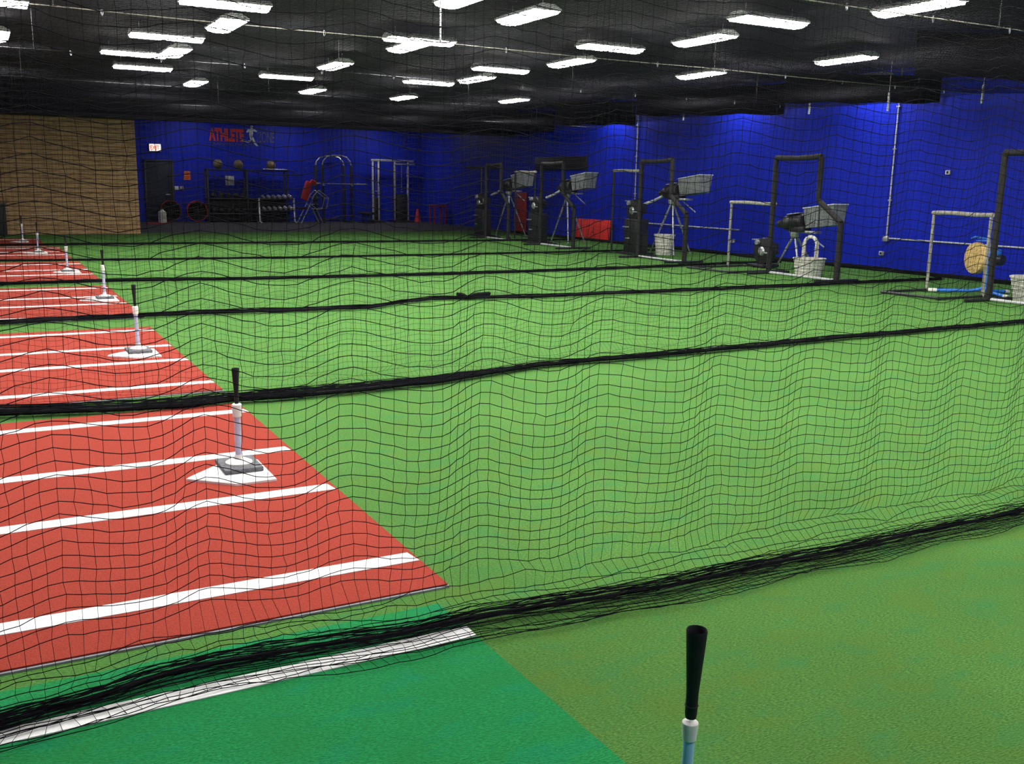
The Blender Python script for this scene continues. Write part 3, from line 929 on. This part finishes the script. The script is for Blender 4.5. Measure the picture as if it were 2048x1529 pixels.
pitching_machine('arm pitching machine with grey hopper behind the white bucket', 15.5, 19.99, 1.36)
pitching_machine('low arm pitching machine with grey hopper above the white handled caddy', 15.5, 15.66, .76, False)
pitching_machine('arm pitching machine with grey hopper left of the red board', 15.5, 25.07, 1.43)
pitching_machine('farthest arm pitching machine, in front of the tall red pad', 15.5, 28.76, 1.45)

def wheel_unit(label, x, y, zc, stand=True, sc=1.0):
    """the dark wheel drive standing left of each arm machine"""
    t = empty('wheel_drive', (x, y, 0), label, 'machine', 'dark wheel drives beside the pitching machines')
    b = mb(M['black_metal'])
    b.lathe([(.0001, -.10), (.10, -.10), (.26 * sc, -.08), (.28 * sc, -.04), (.28 * sc, .04), (.26 * sc, .08), (.10, .10), (.0001, .10)], (0, 0, zc), 'X', 24)
    b.build('wheel', t)
    b = mb(M['steel'])
    b.lathe([(.0001, -.135), (.07, -.13), (.10, -.10), (.10, -.09)], (0, 0, zc), 'X', 16)
    b.lathe([(.0001, -.11), (.05, -.105), (.05, .05)], (-.05, .12, zc + .18), 'X', 12)
    b.build('hub', t)
    b = mb(M['black_metal'])
    b.rbox((.12, 0, zc + .05), (.28, .34, .26), .03)
    b.build('drive_box', t)
    b = mb(M['steel'])
    b.rbox((-.02, .22, zc + .24), (.20, .16, .025), .006)
    b.rbox((-.02, -.16, zc - .03), (.22, .12, .03), .006)
    b.build('guard', t)
    if stand:
        b = mb(M['black_metal'])
        b.rbox((.06, 0, zc * .42), (.34, .62, zc * .78), .03)
        b.build('cabinet', t)
        b = mb(M['steel'])
        b.rbox((-.12, .22, zc * .62), (.02, .26, .03), .004)
        b.rbox((-.12, .12, zc * .36), (.02, .18, .03), .004)
        b.build('latch', t)
        mb(M['black']).rbox((.05, 0, .022), (.60, .84, .044), .015).build('base', t)
    else:
        b = mb(M['black_metal'])
        b.rbox((.02, .05, .05), (.5, .5, .06), .02)
        for (px, py) in ((-.28, .34), (-.28, -.25), (.32, .2)):
            b.tube([(0, .05, .07), (px, py, .03)], .028, 8)
        b.build('floor_stand', t)
    return t
wheel_unit('dark wheel drive on a cabinet left of the white bucket', 14.75, 20.55, 1.10)
wheel_unit('dark wheel drive with silver hub on the turf left of the handled caddy', 15.08, 16.1, .36, False, 1.05)
wheel_unit('dark wheel drive on a cabinet nearest the red board', 14.6, 25.35, 1.10)
wheel_unit('farthest dark wheel drive, beside the last L-shaped screen', 14.75, 29.3, 1.10)

# blue wheel machine in the right-hand cage
t = empty('wheel_pitching_machine', (14.78, 10.47, 0), 'bright blue wheel pitching machine with tan wheel at the right edge', 'pitching machine')
b = mb(M['tan'])
b.lathe([(.06, -.07), (.20, -.075), (.255, -.06), (.27, -.02), (.27, .02), (.255, .06), (.20, .075), (.06, .07)], (0, .22, .60), 'X', 32, Matrix.Rotation(-.35, 3, 'Z'))
b.build('wheel', t)
b = mb(M['machine_blue'])
b.tube([(0, 0, .06), (0, 0, .50)], .045, 12)
b.rbox((.02, 0, .62), (.14, .14, .20), .02)
b.rbox((.0, -.14, .72), (.12, .12, .10), .02)
b.build('column', t)
b = mb(M['black_metal'])
b.lathe([(.0001, -.14), (.085, -.14), (.095, -.1), (.095, .12), (.0001, .14)], (.04, -.10, .60), 'Y', 16)
b.build('motor', t)
b = mb(M['steel'])
b.lathe([(.0001, -.02), (.07, -.02), (.08, 0), (.04, .02), (.0001, .02)], (-.02, .1, .60), 'X', 16)
b.tube([(0, 0, .70), (-.02, .02, .93)], .03, 8)
b.build('hub', t)
b = mb(M['machine_blue'])
b.tube([(-.02, .02, .93), (-.12, .20, .96), (-.16, .24, .93)], .018, 8)
b.tube([(-.02, .02, .90), (-.14, .16, .90)], .012, 8)
b.build('ball_chute', t)
for (px, py) in ((-.45, .62), (-.20, -.52), (.55, .0)):
    d = Vector((px, py, 0))
    b = mb(M['machine_blue'])
    b.tube([(0, 0, .12), d * .25 + Vector((0, 0, .06)), d + Vector((0, 0, .035))], .030, 10)
    lg = b.build('leg', t)
    mb(M['white']).tube([d * .96 + Vector((0, 0, .037)), d * 1.14 + Vector((0, 0, .033))], .034, 10).build('foot_cap', lg)

# ------------------------------------------------------------------ buckets and ball caddies
def bucket(label, loc, r0, r1, h, handle=None, m='cream', name='bucket'):
    t = empty(name, loc, label, 'bucket' if name == 'bucket' else 'ball caddy')
    b = mb(M[m])
    prof = [(.0001, .002), (r0, .002), (r0 + .005, .02)]
    for k in range(1, 6):
        u = k / 6
        r = r0 + (r1 - r0) * u
        prof += [(r, h * u - .01), (r + .008, h * u), (r, h * u + .01)]
    prof += [(r1, h * .93), (r1 + .014, h * .94), (r1 + .014, h), (r1 - .004, h), (r1 - .01, h * .9), (r0 - .01, .03), (.0001, .03)]
    b.lathe(prof, seg=28)
    b.build('body', t)
    if handle:
        hw, hh, hr = handle
        pts = [(0, -hw, h * .8)] + [(0, -hw, h + (hh - hw) * u) for u in (.3, .6, 1)] + [(0, -hw * math.cos(a), h + hh - hw + hw * math.sin(a)) for a in np.linspace(.2, PI - .2, 9)] + [(0, hw, h + (hh - hw) * u) for u in (1, .6, .3)] + [(0, hw, h * .8)]
        b = mb(M[m])
        b.tube(pts, hr, 8)
        for s in (-1, 1):
            for u in np.linspace(.1, .9, 9):
                b.tube([(hr * 1.15 * math.cos(a), s * hw + hr * 1.15 * math.sin(a), h + (hh - hw) * u) for a in [2 * PI * q / 8 for q in range(8)]], .006, 5, closed=True)
        b.build('handle', t)
    else:
        b = mb(M['steel'])
        b.tube([(-(r1 + .02) * math.cos(a), (r1 + .02) * math.sin(a) * .0 - .02, h * .95 - .14 * math.sin(a)) for a in np.linspace(0, PI, 11)], .004, 5)
        b.build('wire_handle', t)
    return t
bucket('plain white plastic bucket standing under the arm pitching machine', (15.35, 20.05, 0), .20, .26, .52)
bucket('white ball caddy with tall looped handle behind the L-shaped screen', (14.46, 14.16, 0), .25, .31, .36, (.17, .42, .035), name='ball_caddy')
bucket('big white ball caddy cut off by the right edge beside the blue machine', (14.62, 9.42, 0), .34, .42, .40, (.22, .55, .04), name='ball_caddy')

# ------------------------------------------------------------------ things on and against the right wall
def wall_obj(y, z, depth=0.0):
    return Vector((WALLX(y) - depth, y, z))
wrz = math.atan2(-0.02734206, 1.0)          # skew of the wall: local +Y runs along it
def on_wall(name, label, cat, y, z, d=0.0, group=None):
    p = wall_obj(y, z, d)
    return empty(name, p, label, cat, group, -wrz)
# leaning red board
t = empty('folding_mat', (17.30, 26.25, 0), 'red vinyl mat with small dark triangle logo leaning against the blue wall', 'mat', rz=-wrz)
rot = Matrix.Rotation(-.07, 3, 'Y')
b = mb(M['red']); b.rbox((-.08, 0, .335), (.07, 1.86, .66), .025, Matrix.Rotation(.10, 3, 'Y')); b.build('panel', t)
b = mb(M['navy'])
R = Matrix.Rotation(.10, 3, 'Y')
tri = [(-.038, .0, -.11), (-.038, -.10, -.10), (-.038, -.07, .11)]
tri2 = [(-.0385, -.02, -.05), (-.0385, -.075, -.055), (-.0385, -.06, .03)]
b.add([R @ Vector(p) + Vector((-.08, 0, .335)) for p in tri], [(0, 1, 2)])
b.build('logo', t, smooth=False)
mb(M['red']).add([R @ Vector(p) + Vector((-.081, 0, .335)) for p in tri2], [(0, 1, 2)]).build('logo_centre', t, smooth=False)
b = mb(M['red_dark']); b.rbox((-.082, .31, .335), (.072, .012, .655), .003, R); b.rbox((-.082, -.31, .335), (.072, .012, .655), .003, R); b.build('seam', t)
# tall red pad
t = empty('wall_pad', (17.2, 30.95, 0), 'tall narrow red pad standing against the blue wall behind the farthest machine', 'pad')
mb(M['red_dark']).rbox((0, 0, .73), (.10, .66, 1.44), .03).build('panel', t)
# dark panel on the wall
t = on_wall('wall_panel', 'wide black panel fixed high on the blue wall behind the far screens', 'panel', 28.55, 2.44)
mb(M['black_metal']).rbox((-.04, 0, 0), (.08, 3.2, .44), .01).build('board', t)
b = mb(M['black'])
for k in range(6):
    b.rbox((-.085, 0, -.17 + .068 * k), (.012, 3.1, .02), .004)
b.build('louvre', t)
# conduits
def conduit(label, y, z0, z1, run_y=None, box=True):
    z1 -= .006
    t = on_wall('conduit', label, 'conduit', y, 0, .03, 'steel conduits on the blue wall')
    mb(M['pipe']).tube([(0, 0, z0), (0, 0, z1)], .017, 8).build('riser', t)
    if run_y is not None:
        mb(M['pipe']).tube([(0, 0, z0 - .02), (0, run_y - y, z0 - .04)], .017, 8).build('run', t)
    if box:
        mb(M['steel']).rbox((-.02, 0, z0 - .03), (.07, .14, .12), .01).build('junction_box', t)
    for z in (1.5, 2.6, 3.5):
        if z < z1:
            mb(M['steel']).rbox((0, 0, z), (.045, .09, .03), .005).build('clip', t)
    return t
conduit('pale vertical conduit with a horizontal run, right half of the blue wall', 15.1, .69, CEIL, 9.5)
conduit('pale vertical conduit on the blue wall beside the third pitching screen', 24.35, .67, CEIL, 19.78)
for (y, z, lab) in ((15.2, .33, 'small pale socket box low on the blue wall under the right conduit'), (20.0, .33, 'small pale socket box low on the blue wall behind the low screen'),
                    (13.72, 2.10, 'small pale fitting at mid height on the blue wall, far right')):
    t = on_wall('socket_box', lab, 'socket', y, z)
    mb(M['pipe']).rbox((-.025, 0, 0), (.05, .11, .09), .01).build('box', t)
    mb(M['black']).rbox((-.052, .0, 0), (.006, .05, .05), .002).build('cover', t)

# ------------------------------------------------------------------ weight area at the back
def text(name, s, size, m, parent, loc, rot=(PI / 2, 0, 0), depth=.004, sx=1.0, off=0.0, space=1.0):
    c = bpy.data.curves.new(name, 'FONT')
    c.body = s; c.size = size; c.extrude = depth; c.align_x = 'LEFT'; c.offset = off; c.space_character = space
    o = bpy.data.objects.new(name, c)
    COL.objects.link(o)
    dg = bpy.context.evaluated_depsgraph_get()
    me = bpy.data.meshes.new_from_object(o.evaluated_get(dg))
    me.materials.clear(); me.materials.append(m)
    bpy.data.objects.remove(o, do_unlink=True)
    o = bpy.data.objects.new(name, me)
    COL.objects.link(o)
    o.parent = parent; o.location = loc; o.rotation_euler = rot; o.scale = (sx, 1, 1)
    return o
BY = BACKY
# lettering on the wall: red word, pale running figure, dim word, small line below
t = empty('wall_sign', (8.45, BY - .01, 3.25), 'painted wall sign with red lettering and a pale running figure, high on the back wall', 'sign')
text('red_lettering', 'ATHLETE', .66, M['sign_red'], t, (-.02, 0, .02), sx=.50, off=.034, space=1.02)
text('dim_lettering', 'ZONE', .62, M['sign_dim'], t, (1.92, 0, .0), sx=.42)
text('small_lettering', 'TRAINING FACILITY', .14, M['sign_dim'], t, (-.02, 0, -.16), sx=1.45)
b = mb(M['sign_grey'])
def limb(pts, rs):
    b.tube([(x, -.006, z) for x, z in pts], rs, 6)
def flat(poly):
    b.add([(x, -.012, z) for x, z in poly], [tuple(range(len(poly)))])
b2 = b
# runner: head, torso, arms, legs as one flat silhouette of polygons
cx = 1.58
flat([(cx + .11 + .06 * math.cos(a), .60 + .06 * math.sin(a)) for a in [2 * PI * k / 12 for k in range(12)]])
flat([(cx + .13, .54), (cx - .05, .52), (cx - .12, .40), (cx - .08, .36), (cx + .0, .42), (cx + .0, .22), (cx + .14, .20), (cx + .17, .45), (cx + .30, .40), (cx + .33, .46), (cx + .20, .54)])
flat([(cx + .0, .24), (cx + .14, .22), (cx + .10, .08), (cx - .08, .05), (cx - .30, .10), (cx - .32, .04), (cx - .06, -.03), (cx + .06, .0)])
flat([(cx + .08, .22), (cx + .17, .20), (cx + .24, .02), (cx + .36, -.16), (cx + .26, -.14), (cx + .14, .0)])
b.build('running_figure', t, smooth=False)

# exit sign
t = empty('exit_sign', (6.30, BY - .03, 2.90), 'lit white EXIT sign with red letters above the dark door', 'exit sign')
mb(M['housing']).rbox((0, .0, 0), (.46, .06, .30), .01).build('housing', t)
mb(M['exit_glow']).add([(-.21, -.033, -.13), (.21, -.033, -.13), (.21, -.033, .13), (-.21, -.033, .13)], [(0, 1, 2, 3)]).build('lit_face', t, smooth=False)
text('letters', 'EXIT', .25, M['exit_red'], t, (-.195, -.036, -.09), sx=.70, off=.012)
# door
t = empty('door_1', (6.40, BY - .02, 0), 'dark door in the back wall below the exit sign', 'door'); t['kind'] = 'structure'
mb(M['door']).rbox((0, 0, 1.17), (.96, .05, 2.34), .01).build('leaf', t)
b = mb(M['black_metal'])
for (c, d) in (((-.52, -.01, 1.2), (.08, .08, 2.4)), ((.52, -.01, 1.2), (.08, .08, 2.4)), ((0, -.01, 2.40), (1.12, .08, .08))):
    b.rbox(c, d, .008)
b.build('frame', t)
mb(M['steel']).rbox((.30, -.06, 1.08), (.18, .05, .05), .01).build('handle', t)
# notices and switches
t = empty('notice', (7.48, BY - .006, 1.84), 'orange notice sheet on the back wall right of the dark door', 'notice')
mb(M['orange']).box((0, 0, 0), (.27, .008, .34)).build('sheet', t, smooth=False)
b = mb(M['red_dark'])
for k in range(4):
    b.box((0, -.006, .11 - .075 * k), (.20, .003, .025))
b.build('print', t, smooth=False)
t = empty('wall_switch', (7.05, BY - .01, 1.34), 'pale switch plate beside the dark door', 'switch')
mb(M['paper']).rbox((0, 0, 0), (.15, .02, .15), .005).build('plate', t)
mb(M['pad_light']).rbox((.2, 0, 0), (.15, .02, .15), .005).build('second_plate', t)
t = empty('notice', (9.17, BY - .006, 1.67), 'white paper sheet on the back wall above the dark weight shelves', 'notice')
mb(M['paper']).box((0, 0, 0), (.35, .008, .38)).build('sheet', t, smooth=False)

# tall black storage frame with balls on top
GY = BY - .55
t = empty('storage_rack', (9.75, GY, 0), 'long black storage rack with rail, under the medicine balls', 'rack')
for x in (-1.62, -.05, 1.62):
    for y in (-.24, .24):
        mb(M['black_metal']).rbox((x, y, 1.07), (.07, .06, 2.14), .008).build('upright', t)
for z in (.35, .95, 2.10):
    b = mb(M['black_metal']); b.rbox((-.0, 0, z), (3.30, .54, .05), .01); b.build('shelf', t)
b = mb(M['black']); b.rbox((0, .22, .50), (3.24, .04, .92), .008); b.build('back_panel', t)
mb(M['steel']).tube([(.6, -.30, 2.16), (1.62, -.30, 2.16)], .018, 8).build('rail', t)
mb(M['black_metal']).tube([(1.62, -.30, 2.16), (1.85, -.34, 2.08), (2.0, -.36, 1.8)], .02, 8).build('rail_end', t)
for x in (8.60, 9.42, 10.75):
    b = mb(M['brown_ball'])
    b.sphere((0, 0, 0), .19, 18, 12)
    for q in range(3):
        rr = Matrix.Rotation(q * PI / 3, 3, 'Z')
        b.tube([rr @ Vector((.19 * math.sin(a), 0, .19 * math.cos(a))) for a in [2 * PI * k / 20 for k in range(20)]], .004, 4, closed=True)
    o = b.build('medicine_ball')
    o.location = (x, GY, 2.125 + .192)
    tag(o, {8.60: 'leftmost brown medicine ball on top of the black storage rack', 9.42: 'middle brown medicine ball on top of the black storage rack', 10.75: 'rightmost brown medicine ball on top of the black storage rack'}[x], 'medicine ball', 'medicine balls on the storage rack')
# black kettle and plate stacks on the lower shelves
n = 0
for z in (.375, .975):
    for x in np.arange(8.35, 9.75, .30):
        b = mb(M['black'])
        r = .11
        b.lathe([(.0001, 0), (.07, 0), (.105, .05), (.115, .11), (.10, .17), (.05, .21), (.0001, .215)], seg=16)
        b.tube([(.06 * math.cos(a), 0, .20 + .09 * math.sin(a)) for a in np.linspace(0, PI, 9)], .014, 6)
        o = b.build('kettlebell'); o.location = (float(x), GY - .1, z + .001)
        n += 1
        tag(o, 'black kettlebell on the %s shelf of the black storage rack' % ('lower' if z < .5 else 'middle'), 'kettlebell', 'kettlebells on the %s shelf' % ('lower' if z < .5 else 'middle'))
# dumbbell rack with two rows of dumbbells
t = empty('dumbbell_rack', (10.75, BY - 1.35, 0), 'grey dumbbell rack holding two rows of dumbbells', 'rack')
for s in (-.72, .72):
    b = mb(M['steel'])
    b.rbox((s, .05, .5), (.07, .09, 1.0), .01, Matrix.Rotation(-.12, 3, 'X'))
    b.rbox((s, 0, .03), (.08, .55, .05), .01)
    b.build('side_frame', t)
for z, y in ((.50, -.03), (.96, .06)):
    b = mb(M['black_metal'])
    b.rbox((0, y - .07, z), (1.40, .05, .04), .008, None); b.rbox((0, y + .09, z + .03), (1.40, .05, .04), .008)
    b.build('tray', t)
for r, (z, y) in enumerate(((.50, -.03), (.96, .06))):
    for k in range(6):
        b = mb(M['steel'])
        rr = .055 + .004 * k
        b.tube([(0, -.10, 0), (0, .10, 0)], .016, 8)
        for s in (-1, 1):
            b.lathe([(.0001, -.035), (rr * .85, -.035), (rr, -.02), (rr, .02), (rr * .85, .035), (.0001, .035)], (0, s * .11, 0), 'Y', 8)
        o = b.build('dumbbell')
        o.location = (10.75 - .55 + .22 * k, BY - 1.35 + y + .01, z + .04 + rr * .92)
        o.rotation_euler = (.18, 0, 0)
        tag(o, 'steel dumbbell in the %s row of the dumbbell rack' % ('lower' if r == 0 else 'upper'), 'dumbbell', '%s row of dumbbells' % ('lower' if r == 0 else 'upper'))
# red incline bench with chrome frame
t = empty('incline_bench', (11.98, BY - 1.8, 0), 'incline bench with red backrest and chrome frame beside the dumbbell rack', 'bench')
mb(M['red']).rbox((-.12, 0, 1.32), (.30, .12, .78), .05, Matrix.Rotation(.32, 3, 'Y')).build('backrest', t)
mb(M['red']).rbox((.16, -.02, 1.66), (.26, .14, .18), .05, Matrix.Rotation(.5, 3, 'Y')).build('headrest', t)
mb(M['black']).rbox((-.3, 0, .62), (.5, .32, .1), .04).build('seat', t)
b = mb(M['steel'])
for y in (-.28, .28):
    b.tube([(.30, y, 1.35), (.72, y, 1.05), (.62, y, .62), (.20, y, .58), (-.05, y, .80), (.10, y, 1.15), (.30, y, 1.35)], .022, 6)
    b.tube([(.20, y, .58), (.45, y, .02)], .024, 6)
    b.tube([(-.05, y, .8), (-.45, y, .02)], .024, 6)
b.tube([(.45, -.28, .03), (.45, .28, .03)], .024, 6); b.tube([(-.45, -.28, .03), (-.45, .28, .03)], .024, 6)
b.tube([(.70, -.28, 1.02), (.70, .28, 1.02)], .02, 6)
b.build('frame', t)
# power rack with barbell
RX = 13.35
t = empty('power_rack', (RX, BY - .75, 0), 'dark power rack with arched top in the weight area', 'rack')
for x in (-.62, .62):
    for y in (-.5, .45):
        mb(M['black_metal'] if y > 0 else M['pad']).rbox((x, y, 1.2), (.09, .08, 2.4), .01).build('upright', t)
b = mb(M['steel'])
for y in (-.5, .45):
    b.tube([(-.62, y, 2.38), (-.58, y, 2.55), (-.42, y, 2.72), (-.2, y, 2.78), (.2, y, 2.78), (.42, y, 2.72), (.58, y, 2.55), (.62, y, 2.38)], .032, 8)
b.build('arched_top', t)
b = mb(M['black_metal'])
for x in (-.62, .62):
    b.rbox((x, -.02, .06), (.09, 1.1, .08), .01)
b.rbox((0, .45, .10), (1.24, .07, .08), .01)
b.build('base_frame', t)
for x in (-.62, .62):
    b = mb(M['steel']); b.rbox((x, -.58, 1.56), (.06, .12, .05), .008); b.build('bar_hook', t)
b = mb(M['steel'])
for z in (.55, .75, 1.05):
    b.tube([(-.67, .1, z), (-.98, .1, z)], .02, 8)
b.build('plate_peg', t)
t = empty('barbell', (RX + .03, BY - .75 - .60, 1.62), 'bright steel barbell resting across the power rack', 'barbell')
mb(M['steel']).tube([(-1.22, 0, 0), (1.26, 0, 0)], .018, 8).build('bar', t)
for s in (-1, 1):
    b = mb(M['steel'])
    b.tube([(s * .80, 0, 0), (s * .83, 0, 0), (s * .832, 0, 0), (s * 1.24, 0, 0)], [.042, .042, .027, .027], 8)
    b.build('sleeve', t)
for k, z in enumerate((.55, .75, 1.05)):
    b = mb(M['black'])
    r = .20 if k == 2 else .16
    b.lathe([(.026, -.02), (r * .5, -.02), (r * .55, -.012), (r * .9, -.012), (r, -.02), (r, .02), (r * .9, .012), (r * .55, .012), (r * .5, .02), (.026, .02), (.026, -.02)], (0, 0, 0), 'X', 24)
    o = b.build('weight_plate'); o.location = (RX - .80, BY - .65, z)
    tag(o, 'black weight plate on the %s left peg of the power rack' % ('lowest', 'middle', 'highest')[k], 'weight plate', 'weight plates on the power rack')
# cable crossover machine
t = empty('cable_machine', (16.1, BY - .6, 0), 'grey cable crossover machine with top beam in the weight area', 'exercise machine')
b = mb(M['steel']); b.rbox((0, 0, 2.66), (2.0, .10, .09), .012); b.build('top_beam', t)
b = mb(M['steel']); b.rbox((.55, -.05, 2.52), (.95, .08, .06), .012); b.build('lower_beam', t)
for x in (-.92, -.66, .10, .72):
    b = mb(M['pipe'] if x != .10 else M['pad_light']); b.rbox((x, 0, 1.32), (.07, .08, 2.62), .01); b.build('upright', t)
mb(M['black_metal']).rbox((-.79, .05, .55), (.2, .2, 1.0), .02).build('weight_stack', t)
mb(M['black_metal']).rbox((.42, .05, .62), (.5, .3, 1.2), .02).build('weight_stack', t)
for x in (-.8, .4):
    b = mb(M['steel'])
    b.tube([(x, -.06, 2.5), (x, -.06, 1.35)], .006, 5)
    b.tube([(x - .07, -.06, 1.33), (x + .07, -.06, 1.33)], .015, 6)
    b.build('pulley_cable', t)
b = mb(M['black_metal']); b.rbox((-.79, 0, .04), (.5, .9, .07), .015); b.rbox((.42, 0, .04), (.9, .9, .07), .015); b.build('base', t)
# flat dark bench by the crossover machine
t = empty('flat_bench', (14.5, BY - 1.6, 0), 'low black bench between the power rack and the cable machine', 'bench')
mb(M['black']).rbox((0, 0, .42), (.34, 1.1, .10), .03).build('pad', t)
b = mb(M['black_metal'])
for y in (-.42, .42):
    b.rbox((0, y, .19), (.06, .06, .36), .008); b.rbox((0, y, .02), (.5, .06, .04), .008)
b.rbox((0, 0, .33), (.06, .9, .05), .008)
b.build('frame', t)
# red pieces by the corner
t = empty('traffic_cone', (17.25, BY - .7, 0), 'red cone-shaped marker on the floor right of the cable machine', 'cone')
mb(M['red']).lathe([(.0001, 0), (.20, 0), (.20, .03), (.14, .035), (.06, .55), (.05, .58), (.0001, .58)]).build('body', t)
mb(M['black']).rbox((0, 0, .006), (.42, .42, .012), .003).build('base', t)
t = empty('step_frame', (17.25, 38.4, 0), 'dark red open metal frame standing by the corner of the weight area', 'frame')
for (x, y) in ((-.25, -.25), (.25, -.25), (-.25, .25), (.25, .25)):
    b = mb(M['red_dark'])
    b.rbox((x, y, .38), (.06, .06, .76), .008)
    b.build('leg', t)
b = mb(M['red_dark']); b.rbox((0, 0, .79), (.60, .60, .07), .015); b.build('top', t)
# floor fans with red rims, and the white canister
def drum_fan(label, x, y, red):
    t = empty('drum_fan', (x, y, 0), label, 'fan', 'round floor fans by the back wall')
    R = .40
    b = mb(M['red_dark' if not red else 'red'])
    b.lathe([(R - .02, -.11), (R, -.11), (R, .11), (R - .02, .11), (R - .02, -.11)], (0, 0, .46), 'Y', 32)
    b.build('rim', t)
    b = mb(M['black_metal'])
    for r in (.10, .18, .26, .34):
        b.tube([(r * math.cos(a), -.11, .46 + r * math.sin(a)) for a in [2 * PI * k / 24 for k in range(24)]], .005, 5, closed=True)
    for k in range(8):
        a = PI * k / 8
        b.tube([(-.39 * math.cos(a), -.11, .46 - .39 * math.sin(a)), (.39 * math.cos(a), -.11, .46 + .39 * math.sin(a))], .004, 5)
    b.build('grille', t)
    b = mb(M['steel'])
    b.lathe([(.0001, -.05), (.07, -.05), (.08, 0), (.07, .12), (.0001, .14)], (0, 0, .46), 'Y', 16)
    for k in range(4):
        rr = Matrix.Rotation(k * PI / 2 + .4, 3, 'Y')
        b.add([rr @ Vector(p) + Vector((0, 0, .46)) for p in ((.06, -.04, -.05), (.34, -.05, -.10), (.34, .03, .10), (.06, .02, .05))], [(0, 1, 2, 3)])
    b.build('blades', t)
    b = mb(M['black_metal'])
    for s in (-1, 1):
        b.tube([(s * .41, 0, .46), (s * .41, 0, .04), (s * .41, -.22, .02)], .018, 6)
        b.tube([(s * .41, 0, .04), (s * .41, .22, .02)], .018, 6)
    b.tube([(-.41, -.22, .02), (.41, -.22, .02)], .018, 6)
    b.build('stand', t)
drum_fan('round silver-bladed floor fan below the exit sign', 6.65, BY - .75, False)
drum_fan('round floor fan with bright red rim left of the storage rack', 7.62, BY - 1.0, True)
t = empty('water_canister', (6.10, BY - 2.2, 0), 'white ribbed canister on a red tray beside the wood partition', 'canister')
b = mb(M['cream']); b.lathe([(.0001, .06), (.15, .06), (.16, .10), (.15, .18), (.16, .22), (.15, .32), (.16, .36), (.14, .46), (.06, .52), (.055, .56), (.0001, .56)], seg=20); b.build('body', t)
mb(M['red_dark']).rbox((-.2, 0, .03), (.75, .42, .06), .015).build('tray', t)
# dark bin against the wood wall at the far left
t = empty('dark_bin', (.35, 31.55, 0), 'dark box standing against the wood partition at the left edge', 'box')
mb(M['black']).rbox((0, 0, .45), (.62, .5, .86), .03).build('body', t)
mb(M['black_metal']).rbox((0, 0, .90), (.66, .54, .05), .015).build('lid', t)
